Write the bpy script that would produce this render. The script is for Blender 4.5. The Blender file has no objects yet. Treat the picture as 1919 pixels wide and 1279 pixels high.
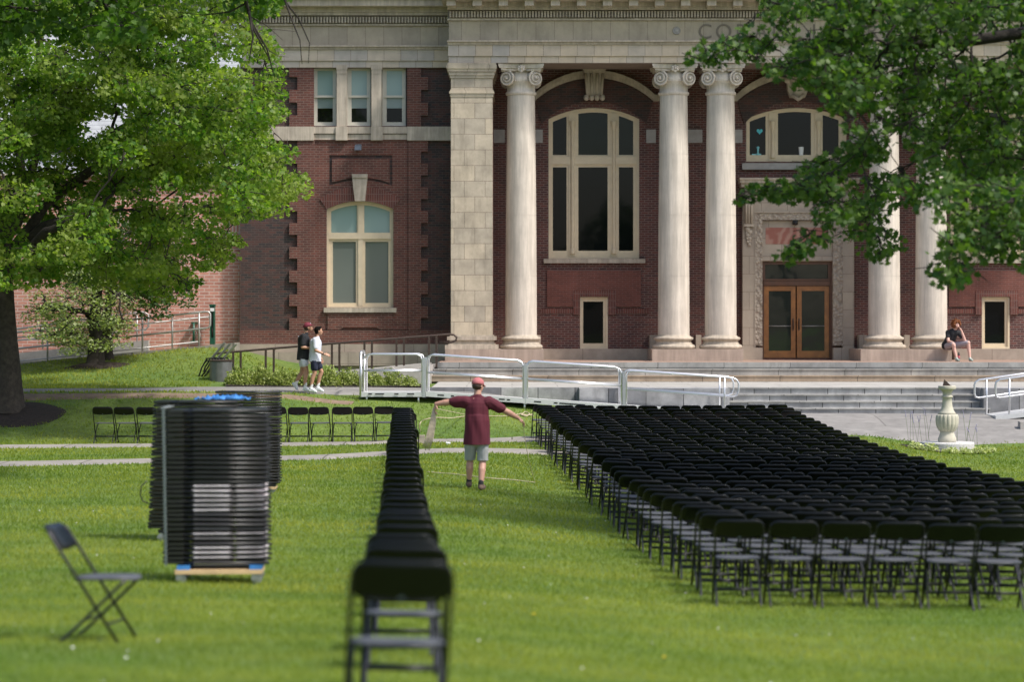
import bpy, math, random
import numpy as np
from mathutils import Vector, Matrix, Quaternion
from mathutils.geometry import tessellate_polygon
R = math.radians
random.seed(7); rng = np.random.default_rng(7)
S = bpy.context.scene; COL = S.collection

# ------------------------------------------------------------------ camera, world, sun, exposure
F = 4500.0; H = 2.67; YH = 610.0        # focal length in photo pixels, eye height, horizon row
cam = bpy.data.cameras.new('camera'); co = bpy.data.objects.new('camera', cam); COL.objects.link(co)
co.location = (0, 0, H); co.rotation_euler = (R(90), 0, 0)
cam.sensor_width = 36.0; cam.lens = 36.0 * F / 1919.0
cam.shift_y = -(639.5 - YH) / 1919.0
cam.clip_start = 0.1; cam.clip_end = 3000
cam.dof.use_dof = True; cam.dof.focus_distance = 54; cam.dof.aperture_fstop = cam.lens / 56.0
S.camera = co
SUN = Vector((0.50, -0.28, 0.82)).normalized()
W = bpy.data.worlds.new('World'); S.world = W; W.use_nodes = True
wn = W.node_tree; sky = wn.nodes.new('ShaderNodeTexSky'); sky.sky_type = 'NISHITA'; sky.sun_disc = False
sky.sun_elevation = math.asin(SUN.z); sky.sun_rotation = math.atan2(SUN.x, SUN.y)
sky.air_density = 1.0; sky.dust_density = 3.0; sky.ozone_density = 1.0
wn.links.new(sky.outputs[0], wn.nodes['Background'].inputs[0]); wn.nodes['Background'].inputs[1].default_value = 0.15
sl = bpy.data.lights.new('sun', 'SUN'); sl.energy = 3.0; sl.angle = R(4.5); sl.color = (1, .965, .915)
so = bpy.data.objects.new('sun', sl); COL.objects.link(so); so.rotation_euler = SUN.to_track_quat('Z', 'Y').to_euler()
S.view_settings.view_transform = 'Standard'; S.view_settings.look = 'None'; S.view_settings.exposure = 0.54
S.view_settings.gamma = 1.0

def PX(x, Y): return (x - 959.5) * Y / F
def PZ(y, Y): return H - (y - YH) * Y / F

# ------------------------------------------------------------------ materials
MATS = {}
def newmat(name):
    m = bpy.data.materials.new(name); m.use_nodes = True; MATS[name] = m
    return m, m.node_tree.nodes, m.node_tree.links, m.node_tree.nodes['Principled BSDF']
def mth(n, l, op, a, b=None):
    x = n.new('ShaderNodeMath'); x.operation = op
    for i, v in enumerate((a, b)):
        if v is None: continue
        if isinstance(v, (int, float)): x.inputs[i].default_value = v
        else: l.new(v, x.inputs[i])
    return x.outputs[0]
def mixc(n, l, fac, a, b, blend='MIX'):
    x = n.new('ShaderNodeMix'); x.data_type = 'RGBA'; x.blend_type = blend
    for i, v in ((0, fac), (6, a), (7, b)):
        if isinstance(v, (int, float)): x.inputs[i].default_value = v
        elif isinstance(v, tuple): x.inputs[i].default_value = (*v, 1) if len(v) == 3 else v
        else: l.new(v, x.inputs[i])
    return x.outputs[2]
def noise(n, l, scale, detail=3, vec=None, rough=.55):
    x = n.new('ShaderNodeTexNoise'); x.inputs['Scale'].default_value = scale; x.inputs['Detail'].default_value = detail
    x.inputs['Roughness'].default_value = rough
    if vec is not None: l.new(vec, x.inputs['Vector'])
    return x.outputs[0]
def ramp(n, l, fac, p0, c0, p1, c1):
    x = n.new('ShaderNodeValToRGB'); e = x.color_ramp.elements
    e[0].position = p0; e[0].color = (*c0, 1); e[1].position = p1; e[1].color = (*c1, 1); l.new(fac, x.inputs[0])
    return x.outputs[0]
def coord(n, kind='Object'): return n.new('ShaderNodeTexCoord').outputs[kind]
def mul3(c, k): return tuple(min(1, v * k) for v in c)
def plain(name, c, rough=.7, metal=0, var=.15, scale=6, bump=0, spec=None, coat=0, streak=0):
    m, n, l, p = newmat(name)
    f = noise(n, l, scale, 5, coord(n)); cc_ = ramp(n, l, f, .3, mul3(c, 1 - var), .7, mul3(c, 1 + var))
    if streak:
        mp = n.new('ShaderNodeMapping'); l.new(coord(n), mp.inputs[0]); mp.inputs['Scale'].default_value = (5, 5, .35)
        cc_ = mixc(n, l, 1.0, cc_, ramp(n, l, noise(n, l, 1.5, 8, mp.outputs[0], .75), .42, (1 - streak, 1 - streak * 1.05, 1 - streak * 1.1), .62, (1.04, 1.03, 1.02)), 'MULTIPLY')
    l.new(cc_, p.inputs['Base Color'])
    p.inputs['Roughness'].default_value = rough; p.inputs['Metallic'].default_value = metal
    if spec is not None: p.inputs['Specular IOR Level'].default_value = spec
    if coat: p.inputs['Coat Weight'].default_value = coat
    if bump:
        b = n.new('ShaderNodeBump'); b.inputs['Strength'].default_value = bump; b.inputs['Distance'].default_value = .02
        l.new(noise(n, l, scale * 5, 5, coord(n)), b.inputs['Height']); l.new(b.outputs[0], p.inputs['Normal'])
    return m
def blocks(name, c1, c2, cm, bw, rh, ms, rough=.85, var=.18, offset=.5, off=(0, 0), stain=0, vert=False, bump=.25, bias=0, horiz=False):
    """brick or ashlar laid on the (x+y, z) face"""
    m, n, l, p = newmat(name)
    s = n.new('ShaderNodeSeparateXYZ'); l.new(coord(n), s.inputs[0])
    xy = mth(n, l, 'ADD', mth(n, l, 'ADD', s.outputs[0], s.outputs[1]), off[0]); z = mth(n, l, 'ADD', s.outputs[2], off[1])
    if horiz: xy = s.outputs[0]; z = mth(n, l, 'ADD', s.outputs[1], off[1])
    cb = n.new('ShaderNodeCombineXYZ')
    l.new(z if vert else xy, cb.inputs[0]); l.new(xy if vert else z, cb.inputs[1])
    t = n.new('ShaderNodeTexBrick'); l.new(cb.outputs[0], t.inputs['Vector']); t.inputs['Scale'].default_value = 1
    t.inputs['Brick Width'].default_value = bw; t.inputs['Row Height'].default_value = rh; t.inputs['Mortar Size'].default_value = ms
    t.inputs['Color1'].default_value = (*c1, 1); t.inputs['Color2'].default_value = (*c2, 1); t.inputs['Mortar'].default_value = (*cm, 1)
    t.inputs['Mortar Smooth'].default_value = .3; t.offset = offset; t.inputs['Bias'].default_value = bias
    f = noise(n, l, 2.2, 6, coord(n), .65)
    c = mixc(n, l, 1.0, t.outputs[0], ramp(n, l, f, .3, (1 - var,) * 3, .7, (1 + var,) * 3), 'MULTIPLY')
    if stain:
        mp = n.new('ShaderNodeMapping'); l.new(coord(n), mp.inputs[0]); mp.inputs['Scale'].default_value = (2.2, 2.2, .55)
        g = noise(n, l, 1.6, 8, mp.outputs[0], .7)
        c = mixc(n, l, ramp(n, l, g, .5, (0, 0, 0), .72, (stain,) * 3), c, mul3(c1, .45))
    l.new(c, p.inputs['Base Color']); p.inputs['Roughness'].default_value = rough
    b = n.new('ShaderNodeBump'); b.inputs['Strength'].default_value = bump; b.inputs['Distance'].default_value = .02; b.invert = True
    l.new(t.outputs[1], b.inputs['Height']); l.new(b.outputs[0], p.inputs['Normal'])
    return m
def leafmat(name, ca, cb, trans=.4, cc=None):
    m, n, l, p = newmat(name)
    g = n.new('ShaderNodeNewGeometry')
    c = ramp(n, l, g.outputs['Random Per Island'], .1, ca, .9, cb)
    if cc:
        f = noise(n, l, .9, 2, coord(n)); c = mixc(n, l, ramp(n, l, f, .45, (0, 0, 0), .62, (.8,) * 3), c, cc)
    l.new(c, p.inputs['Base Color']); p.inputs['Roughness'].default_value = .5; p.inputs['Specular IOR Level'].default_value = .35
    t = n.new('ShaderNodeBsdfTranslucent'); l.new(mixc(n, l, 1.0, c, (1.5, 1.7, .6), 'MULTIPLY'), t.inputs[0])
    x = n.new('ShaderNodeMixShader'); x.inputs[0].default_value = trans
    l.new(p.outputs[0], x.inputs[1]); l.new(t.outputs[0], x.inputs[2])
    l.new(x.outputs[0], n['Material Output'].inputs[0])
    return m
RED = blocks('red_brick', (.148, .047, .033), (.094, .035, .027), (.17, .11, .085), .215, .072, .011)
DARKB = blocks('dark_brick', (.092, .036, .028), (.034, .028, .027), (.085, .062, .052), .215, .072, .010, bias=.05)
PANELB = blocks('orange_red_brick', (.172, .056, .040), (.128, .045, .034), (.19, .10, .08), .215, .062, .007)
PORCHB = blocks('porch_brick', (.132, .040, .031), (.068, .028, .026), (.18, .13, .11), .215, .072, .012)
SOLD = blocks('soldier_brick', (.165, .048, .034), (.105, .037, .029), (.18, .11, .09), .215, .072, .011, vert=True, offset=0)
FARB = blocks('far_brick', (.60, .27, .20), (.46, .20, .15), (.62, .48, .41), .30, .10, .014)
FARS = blocks('far_soldier', (.54, .25, .18), (.46, .20, .15), (.62, .50, .43), .30, .10, .02, vert=True, offset=0)
ASH = blocks('ashlar_stone', (.52, .435, .32), (.40, .345, .27), (.15, .115, .085), .62, .467, .007, stain=.55, off=(.1, .13), var=.22)
FRIEZE = blocks('frieze_stone', (.46, .385, .285), (.385, .325, .25), (.17, .13, .10), .555, 3.0, .006, stain=.35, offset=0, var=.14)
ARCHI = blocks('architrave_stone', (.56, .455, .335), (.43, .39, .35), (.2, .15, .12), .505, 3.0, .007, stain=.3, offset=0, var=.14)
STONE = plain('warm_limestone', (.50, .43, .345), .85, var=.16, scale=3, bump=.15, streak=.25)
COLST = plain('column_limestone', (.62, .555, .475), .8, var=.09, scale=1.5, bump=.08, streak=.22)
PLIN = plain('pinkish_plinth_stone', (.42, .335, .275), .85, var=.14, scale=1.6, bump=.1, streak=.2)
BASEST = blocks('base_stone', (.38, .315, .25), (.345, .285, .23), (.19, .15, .12), 2.1, 3.0, .010, stain=.25, offset=0)
GREYST = plain('grey_sill_stone', (.36, .335, .31), .85, var=.12)
CARV = None
CREAM = plain('cream_paint', (.66, .54, .37), .55, var=.06)
WHITEP = plain('pale_window_paint', (.52, .49, .41), .5, var=.05)
GRAN = blocks('granite_step', (.34, .33, .305), (.25, .245, .235), (.10, .095, .09), 1.9, 3.0, .012, stain=.75, offset=.5, var=.25)
GRANB = blocks('dark_granite_block', (.40, .395, .385), (.15, .152, .160), (.05, .05, .05), .95, 3.0, .012, stain=.6, offset=.35, var=.35)
GRAN3 = blocks('rusty_granite', (.36, .27, .19), (.30, .24, .18), (.10, .08, .06), 2.2, 3.0, .012, stain=.6, offset=0, var=.25)
SLAB = blocks('landing_slab', (.40, .38, .345), (.35, .335, .305), (.16, .15, .13), 2.4, 1.5, .012, var=.14, horiz=True, stain=.3)
PAVER = blocks('red_paver', (.42, .16, .095), (.34, .13, .085), (.3, .2, .15), .2, .1, .006)
CONC = blocks('pale_concrete', (.275, .25, .215), (.235, .215, .19), (.09, .085, .06), 1.5, 60, .022, var=.2, horiz=True, stain=.35, off=(0, 5))
ASPH = blocks('worn_asphalt', (.24, .226, .208), (.215, .203, .187), (.13, .12, .11), 9, 3.4, .02, var=.22, horiz=True, stain=.3)
MULCH = plain('dark_mulch', (.028, .018, .013), .95, var=.5, scale=14, bump=1)
DIRT = plain('bare_dirt', (.20, .14, .095), .95, var=.3, scale=3, bump=.4)
BARK = plain('bark', (.048, .038, .031), .95, var=.45, scale=9, bump=1)
BARKD = plain('dark_bark', (.035, .028, .023), .95, var=.4, scale=9, bump=1)
ALU = plain('aluminium', (.66, .66, .68), .34, .85, var=.05)
DECK = plain('aluminium_deck', (.60, .60, .59), .5, .35, var=.06)
GALV = plain('galvanised_steel', (.44, .43, .41), .45, .6, var=.1)
BRONZE = plain('bronze_rail', (.075, .052, .042), .5, .5, var=.15)
BLK = plain('black_plastic', (.0022, .0025, .0028), .27, var=.2, spec=.32)
BLKM = plain('black_metal', (.006, .0055, .006), .38, .0, var=.2, spec=.55)
SEATM = plain('charcoal_seat', (.072, .075, .083), .50, var=.12, spec=.5)
EMB = plain('backrest_mark', (.05, .07, .065), .5)
GLINT = plain('painted_seat_glint', (.66, .60, .62), .45, var=.3, scale=12)  # sun glint on the stacked seats, painted into their colour
_n, _l = GLINT.node_tree.nodes, GLINT.node_tree.links; _o = _n.new('ShaderNodeObjectInfo'); _c = _l_src = GLINT.node_tree.nodes['Principled BSDF'].inputs['Base Color'].links[0].from_socket
_l.new(mixc(_n, _l, 1.0, _c, ramp(_n, _l, _o.outputs['Random'], .1, (.10, .10, .11), .8, (1, 1, 1)), 'MULTIPLY'), _n['Principled BSDF'].inputs['Base Color'])  # painted glint varies in strength from chair to chair
WOOD = plain('pale_pine', (.55, .38, .20), .7, var=.15, scale=5)
OAK = plain('varnished_oak', (.30, .115, .026), .38, var=.25, scale=5, coat=.3)
OAKD = plain('dark_stained_oak', (.105, .040, .018), .42, var=.2, scale=5, coat=.2)
BLUE = plain('blue_cloth', (.03, .16, .42), .7, var=.4, scale=8)
STRAP = plain('pale_strap', (.20, .22, .21), .7)
GREEN = plain('green_enamel', (.012, .085, .05), .35, var=.15)
WHITE = plain('white_matter', (.75, .75, .73), .6, var=.04)
STEEL = plain('dull_steel', (.33, .34, .33), .4, .7, var=.15)
CLAP = blocks('white_clapboard', (.72, .73, .75), (.68, .69, .72), (.45, .46, .49), 30, .16, .015)
SHING = plain('grey_shingle', (.16, .165, .17), .9, var=.2)
PEDST = plain('cast_stone', (.46, .43, .345), .85, var=.15, scale=5, bump=.15)
GRDISC = plain('speckled_granite', (.50, .49, .47), .8, var=.35, scale=40)
ROPE = plain('tan_rope', (.48, .40, .27), .85)
def glassmat(name, c, rough=.04, wave=.02):
    m, n, l, p = newmat(name); p.inputs['Base Color'].default_value = (*c, 1); p.inputs['Roughness'].default_value = rough
    p.inputs['IOR'].default_value = 1.5
    b = n.new('ShaderNodeBump'); b.inputs['Strength'].default_value = wave; b.inputs['Distance'].default_value = .05
    l.new(noise(n, l, 1.3, 2, coord(n)), b.inputs['Height']); l.new(b.outputs[0], p.inputs['Normal'])
    return m
GLASSD = glassmat('dark_glass', (.004, .005, .006)); GLASSG = glassmat('green_dark_glass', (.008, .013, .010), wave=.06)
for g_ in (GLASSD, GLASSG): g_.node_tree.nodes['Principled BSDF'].inputs['Specular IOR Level'].default_value = .24
BLINDT = glassmat('teal_blind_glass', (.26, .36, .34), .1); BLINDG = glassmat('grey_blind_glass', (.15, .17, .15), .1)
BLINDL = glassmat('pale_blind_glass', (.20, .26, .25), .1)
GLASSR = glassmat('door_glass', (.02, .026, .022), wave=.10); GLASSR.node_tree.nodes['Principled BSDF'].inputs['Specular IOR Level'].default_value = .6
# carved relief stone
m_, n_, l_, p_ = newmat('carved_stone'); CARV = m_
v_ = n_.new('ShaderNodeTexVoronoi'); v_.inputs['Scale'].default_value = 11; l_.new(coord(n_), v_.inputs['Vector'])
l_.new(ramp(n_, l_, v_.outputs[0], .05, (.52, .44, .35), .85, (.30, .245, .19)), p_.inputs['Base Color']); p_.inputs['Roughness'].default_value = .9
b_ = n_.new('ShaderNodeBump'); b_.invert = True; b_.inputs['Strength'].default_value = 1; b_.inputs['Distance'].default_value = .06
l_.new(v_.outputs[0], b_.inputs['Height']); l_.new(b_.outputs[0], p_.inputs['Normal'])
# red marble
m_, n_, l_, p_ = newmat('red_marble'); MARB = m_
w_ = n_.new('ShaderNodeTexWave'); w_.inputs['Scale'].default_value = .9; w_.inputs['Distortion'].default_value = 16; w_.inputs['Detail'].default_value = 8
l_.new(coord(n_), w_.inputs['Vector']); l_.new(ramp(n_, l_, w_.outputs[1], .1, (.30, .10, .07), .9, (.40, .21, .155)), p_.inputs['Base Color'])
p_.inputs['Roughness'].default_value = .3
# lawn soil and grass
m_, n_, l_, p_ = newmat('lawn_ground'); LAWN = m_
g1 = noise(n_, l_, .35, 4, coord(n_)); g2 = noise(n_, l_, 5.0, 6, coord(n_), .7)
c_ = ramp(n_, l_, g1, .35, (.085, .150, .018), .65, (.140, .195, .030))
c_ = mixc(n_, l_, 1.0, c_, ramp(n_, l_, g2, .3, (.62, .62, .62), .7, (1.3, 1.3, 1.3)), 'MULTIPLY')
l_.new(c_, p_.inputs['Base Color']); p_.inputs['Roughness'].default_value = .9
b_ = n_.new('ShaderNodeBump'); b_.inputs['Strength'].default_value = .8; b_.inputs['Distance'].default_value = .05
l_.new(noise(n_, l_, 30, 4, coord(n_)), b_.inputs['Height']); l_.new(b_.outputs[0], p_.inputs['Normal'])
m_, n_, l_, p_ = newmat('grass_blade'); GRASS = m_
gm = n_.new('ShaderNodeNewGeometry'); c1 = ramp(n_, l_, gm.outputs['Random Per Island'], 0, (.155, .220, .030), 1, (.285, .340, .062))
g1 = noise(n_, l_, .30, 5, coord(n_), .6); c1 = mixc(n_, l_, 1.0, c1, ramp(n_, l_, g1, .36, (.72, .84, .75), .62, (1.22, 1.08, 1.05)), 'MULTIPLY')
mp_ = n_.new('ShaderNodeMapping'); l_.new(coord(n_), mp_.inputs[0]); mp_.inputs['Scale'].default_value = (.22, 1.0, .2); g4 = noise(n_, l_, 1.1, 4, mp_.outputs[0], .6); c1 = mixc(n_, l_, 1.0, c1, ramp(n_, l_, g4, .38, (.76, .84, .8), .62, (1.2, 1.1, 1.0)), 'MULTIPLY')
g3 = noise(n_, l_, 1.7, 4, coord(n_), .6); c1 = mixc(n_, l_, ramp(n_, l_, g3, .58, (0, 0, 0), .74, (.5,) * 3), c1, (.27, .27, .09))
l_.new(c1, p_.inputs['Base Color']); p_.inputs['Roughness'].default_value = .55; p_.inputs['Specular IOR Level'].default_value = .25
t_ = n_.new('ShaderNodeBsdfTranslucent'); l_.new(mixc(n_, l_, 1.0, c1, (1.5, 1.6, .7), 'MULTIPLY'), t_.inputs[0])
x_ = n_.new('ShaderNodeMixShader'); x_.inputs[0].default_value = .45; l_.new(p_.outputs[0], x_.inputs[1]); l_.new(t_.outputs[0], x_.inputs[2])
l_.new(x_.outputs[0], n_['Material Output'].inputs[0])

# ------------------------------------------------------------------ mesh builder
class MB:
    def __init__(s): s.v = []; s.f = []; s.m = []; s.k = 0; s.sm = []; s.smooth = False
    def add(s, vs, fs):
        o = len(s.v); s.v.extend([tuple(v) for v in vs]); s.f.extend([[i + o for i in f] for f in fs])
        s.m.extend([s.k] * len(fs)); s.sm.extend([s.smooth] * len(fs)); return s
    def box(s, x0, x1, y0, y1, z0, z1):
        return s.add([(x0, y0, z0), (x1, y0, z0), (x1, y1, z0), (x0, y1, z0), (x0, y0, z1), (x1, y0, z1), (x1, y1, z1), (x0, y1, z1)],
                     [(0, 3, 2, 1), (4, 5, 6, 7), (0, 1, 5, 4), (1, 2, 6, 5), (2, 3, 7, 6), (3, 0, 4, 7)])
    def hexa(s, p):   # 8 corners, box order
        return s.add(p, [(0, 3, 2, 1), (4, 5, 6, 7), (0, 1, 5, 4), (1, 2, 6, 5), (2, 3, 7, 6), (3, 0, 4, 7)])
    def tube(s, pts, r, n=6, closed=False, caps=True):
        pts = [Vector(p) for p in pts]; N = len(pts); rs = r if isinstance(r, (list, tuple)) else [r] * N
        vs = []; up = None
        for i, p in enumerate(pts):
            if closed: t = pts[(i + 1) % N] - pts[i - 1]
            else: t = pts[min(i + 1, N - 1)] - pts[max(i - 1, 0)]
            t = t.normalized() if t.length > 1e-9 else Vector((0, 0, 1))
            if up is None:
                up = Vector((0, 0, 1)) if abs(t.z) < .9 else Vector((1, 0, 0))
            a = (up - t * up.dot(t)); a = a.normalized() if a.length > 1e-6 else t.orthogonal().normalized()
            up = a; b = t.cross(a)
            for j in range(n):
                q = 2 * math.pi * j / n; vs.append(p + (a * math.cos(q) + b * math.sin(q)) * rs[i])
        fs = []
        for i in range(N if closed else N - 1):
            for j in range(n):
                a0 = i * n + j; a1 = i * n + (j + 1) % n; k = ((i + 1) % N) * n
                fs.append((a0, a1, k + (j + 1) % n, k + j))
        if not closed and caps: fs.append(tuple(range(n))[::-1]); fs.append(tuple((N - 1) * n + j for j in range(n)))
        sm = s.smooth; s.smooth = True; s.add(vs, fs); s.smooth = sm; return s
    def lathe(s, prof, c=(0, 0, 0), n=32, axis='z', lobes=0, amp=0, caps=True):
        vs = []; fs = []
        for (r, h) in prof:
            for j in range(n):
                q = 2 * math.pi * j / n; rr = r
                if lobes: rr = r * (1 + amp * (abs(math.cos(q * lobes / 2)) ** .5 - .7))
                if axis == 'z': vs.append((c[0] + rr * math.cos(q), c[1] + rr * math.sin(q), c[2] + h))
                elif axis == 'y': vs.append((c[0] + rr * math.cos(q), c[1] + h, c[2] + rr * math.sin(q)))
                else: vs.append((c[0] + h, c[1] + rr * math.cos(q), c[2] + rr * math.sin(q)))
        for i in range(len(prof) - 1):
            for j in range(n): fs.append((i * n + j, i * n + (j + 1) % n, (i + 1) * n + (j + 1) % n, (i + 1) * n + j))
        if caps: fs.append(tuple(range(n))[::-1]); fs.append(tuple((len(prof) - 1) * n + j for j in range(n)))
        s.add(vs, fs); return s
    def plate(s, outer, holes, y0, y1):
        """polygon in (x,z) with holes, extruded from y0 (front) to y1 (back)"""
        loops = [list(outer)] + [list(h) for h in holes]; flat = [p for lp in loops for p in lp]; n = len(flat)
        tr = tessellate_polygon([[Vector((p[0], p[1], 0)) for p in lp] for lp in loops])
        vs = [(p[0], y0, p[1]) for p in flat] + [(p[0], y1, p[1]) for p in flat]; fs = []
        for t in tr:
            a, b, c = [flat[i] for i in t]
            ar = (b[0] - a[0]) * (c[1] - a[1]) - (b[1] - a[1]) * (c[0] - a[0])
            if abs(ar) < 1e-12: continue
            t = tuple(t) if ar > 0 else tuple(t)[::-1]
            fs.append(t); fs.append(tuple(i + n for i in t[::-1]))
        o = 0
        for li, lp in enumerate(loops):
            m = len(lp); A = sum(lp[i][0] * lp[(i + 1) % m][1] - lp[(i + 1) % m][0] * lp[i][1] for i in range(m))
            for i in range(m):
                j = (i + 1) % m; q = (o + i, o + i + n, o + j + n, o + j)
                if (A > 0) != (li == 0): q = q[::-1]
                fs.append(q)
            o += m
        return s.add(vs, fs)
    def sphere(s, c, r, n=10, m=6, sc=(1, 1, 1)):
        vs = []; fs = []
        for i in range(1, m):
            a = math.pi * i / m
            for j in range(n):
                q = 2 * math.pi * j / n
                vs.append((c[0] + r * sc[0] * math.sin(a) * math.cos(q), c[1] + r * sc[1] * math.sin(a) * math.sin(q), c[2] + r * sc[2] * math.cos(a)))
        t = len(vs); vs += [(c[0], c[1], c[2] + r * sc[2]), (c[0], c[1], c[2] - r * sc[2])]
        for i in range(m - 2):
            for j in range(n): fs.append((i * n + j, (i + 1) * n + j, (i + 1) * n + (j + 1) % n, i * n + (j + 1) % n))
        for j in range(n):
            fs.append((t, j, (j + 1) % n)); fs.append((t + 1, (m - 2) * n + (j + 1) % n, (m - 2) * n + j))
        sm = s.smooth; s.smooth = True; s.add(vs, fs); s.smooth = sm; return s
    def build(s, name, mat, parent=None, world=True):
        me = bpy.data.meshes.new(name)
        o = Vector((0, 0, 0))
        if parent is not None and world:
            q = parent
            while q is not None: o = o + q.location; q = q.parent
        me.from_pydata([(v[0] - o.x, v[1] - o.y, v[2] - o.z) for v in s.v], [], s.f)
        for mt in (mat if isinstance(mat, (list, tuple)) else [mat]): me.materials.append(mt)
        me.polygons.foreach_set('material_index', s.m); me.polygons.foreach_set('use_smooth', s.sm); me.update()
        ob = bpy.data.objects.new(name, me); COL.objects.link(ob); ob.parent = parent
        return ob
def tag(o, label=None, cat=None, group=None, kind=None):
    for k, v in (('label', label), ('category', cat), ('group', group), ('kind', kind)):
        if v: o[k] = v
    return o
def thing(name, loc, label, cat, group=None):
    e = bpy.data.objects.new(name, None); COL.objects.link(e); e.location = loc; e.empty_display_size = .2
    return tag(e, label, cat, group)
KIDS = {}
def copy_tree(o, parent=None):
    c = o.copy(); COL.objects.link(c); c.parent = parent
    if o.name not in KIDS: KIDS[o.name] = list(o.children) if parent is None else []
    for ch in KIDS[o.name]:
        d = ch.copy(); COL.objects.link(d); d.parent = c
    return c
def struct(o): o['kind'] = 'structure'; return o

def bulk(name, tmpl, polys, pos, rot, scale, mat, parent=None, origin=(0, 0, 0), shade=False):
    """numpy instancing baked to one mesh. tmpl (k,3), polys list of index tuples, pos (n,3), rot (n,3,3), scale (n,)"""
    tmpl = np.asarray(tmpl, float); n = len(pos); k = len(tmpl)
    v = np.einsum('nij,kj->nki', rot, tmpl) * scale[:, None, None] + pos[:, None, :] - np.asarray(origin)[None, None, :]
    me = bpy.data.meshes.new(name); me.vertices.add(n * k); me.vertices.foreach_set('co', v.reshape(-1).astype(np.float32))
    pl = [len(p) for p in polys]; lt = sum(pl); idx = np.concatenate([np.array(p) for p in polys])
    me.loops.add(n * lt); me.loops.foreach_set('vertex_index', (idx[None, :] + (np.arange(n) * k)[:, None]).reshape(-1).astype(np.int32))
    me.polygons.add(n * len(polys)); st = np.cumsum([0] + pl[:-1])
    me.polygons.foreach_set('loop_start', (st[None, :] + (np.arange(n) * lt)[:, None]).reshape(-1).astype(np.int32))
    me.polygons.foreach_set('loop_total', np.tile(np.array(pl), n).astype(np.int32))
    me.materials.append(mat); me.update(calc_edges=True); me.validate()
    ob = bpy.data.objects.new(name, me); COL.objects.link(ob); ob.parent = parent
    return ob
def rand_rot(n, up=.5, lean=None):
    """rotation matrices whose local z leans to +Z by up"""
    z = rng.normal(size=(n, 3)); z /= np.linalg.norm(z, axis=1)[:, None]; z[:, 2] += up
    if lean is not None: z += lean
    z /= np.linalg.norm(z, axis=1)[:, None]
    a = rng.normal(size=(n, 3)); x = np.cross(a, z); x /= np.linalg.norm(x, axis=1)[:, None]; y = np.cross(z, x)
    return np.stack([x, y, z], axis=2)

# ------------------------------------------------------------------ terrain
GX0 = [-60, -16, -12, -9, -6, -4, -1.5, 3, 8, 14, 60]; GX = GX0[:9] + [10.2] + GX0[9:]
GT = [
 (-30, [1.6] * 11), (2, [1.3, 1.3, 1.3, 1.3, 1.3, 1.3, 1.3, .95, .8, .8, .8]),
 (8, [1.0, 1.0, 1.0, 1.0, 1.0, 1.0, 1.0, .72, .6, .6, .6]), (12, [.75] * 6 + [.74, .45, .3, .3, .3]),
 (15, [.55] * 6 + [.53, .28, .1, .1, .1]), (18, [.4] * 6 + [.39, .12, 0, 0, 0]),
 (22.7, [.22] * 6 + [.18, 0, -.10, -.15, -.15]), (27.7, [.10] * 6 + [.07, -.16, -.20, -.22, -.22]),
 (31.7, [.06] * 6 + [.06, -.25, -.26, -.28, -.28]), (40, [.04] * 6 + [.06, -.26, -.33, -.35, -.35]),
 (45.7, [0] * 6 + [.06, -.22, -.26, -.3, -.3]), (50.7, [0] * 6 + [.05, -.16, -.15, -.20, -.2]),
 (55.5, [0] * 6 + [.03, 0, .04, -.05, -.05]), (57, [.3, .3, .3, .3, .3, .3, .3, .15, .15, .1, .1]),
 (58, [.6, .6, .6, .6, .6, .58, .5, .25, .24, .2, .2]), (59, [.9, .9, .9, .9, .9, .75, .65, .36, .34, .32, .32]),
 (60, [1.0, 1.0, 1.0, 1.0, 1.0, .95, .85, .40, .40, .38, .38]), (62, [1.02, 1.02, 1.02, 1.0, 1.0, 1.0, .95, .40, .40, .38, .38]),
 (64.5, [1.04, 1.04, 1.06, 1.05, 1.02, 1.02, 1.0, .40, .40, .38, .38]), (69, [1.15, 1.2, 1.44, 1.65, 1.1, 1.05, 1.0, .4, .4, .38, .38]), (71.2, [1.3, 1.38, 1.74, 2.0, 1.3, 1.05, 1.0, .4, .4, .38, .38]),
 (74, [1.3, 1.4, 1.75, 2.0, 1.6, 1.1, 1.0, .4, .4, .38, .38]), (90, [1.4, 1.4, 1.75, 2.0, 1.8, 1.4, 1.0, .4, .4, .38, .38]),
 (900, [1.4] * 11)]
GT = [(r[0], r[1][:9] + [{55.5: -.20, 50.7: -.24, 57: .04, 58: .20}.get(r[0], (r[1][8] + r[1][9]) / 2)] + r[1][9:]) for r in GT]
_gd = np.array([r[0] for r in GT], float); _gz = np.array([r[1] for r in GT], float); _gx = np.array(GX, float)
_sl = np.diff(_gz, axis=0) / np.diff(_gd)[:, None]; _mm = np.zeros_like(_gz)
_mm[1:-1] = np.where(_sl[:-1] * _sl[1:] > 0, 2 * _sl[:-1] * _sl[1:] / (_sl[:-1] + _sl[1:] + 1e-12), 0)
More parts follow.
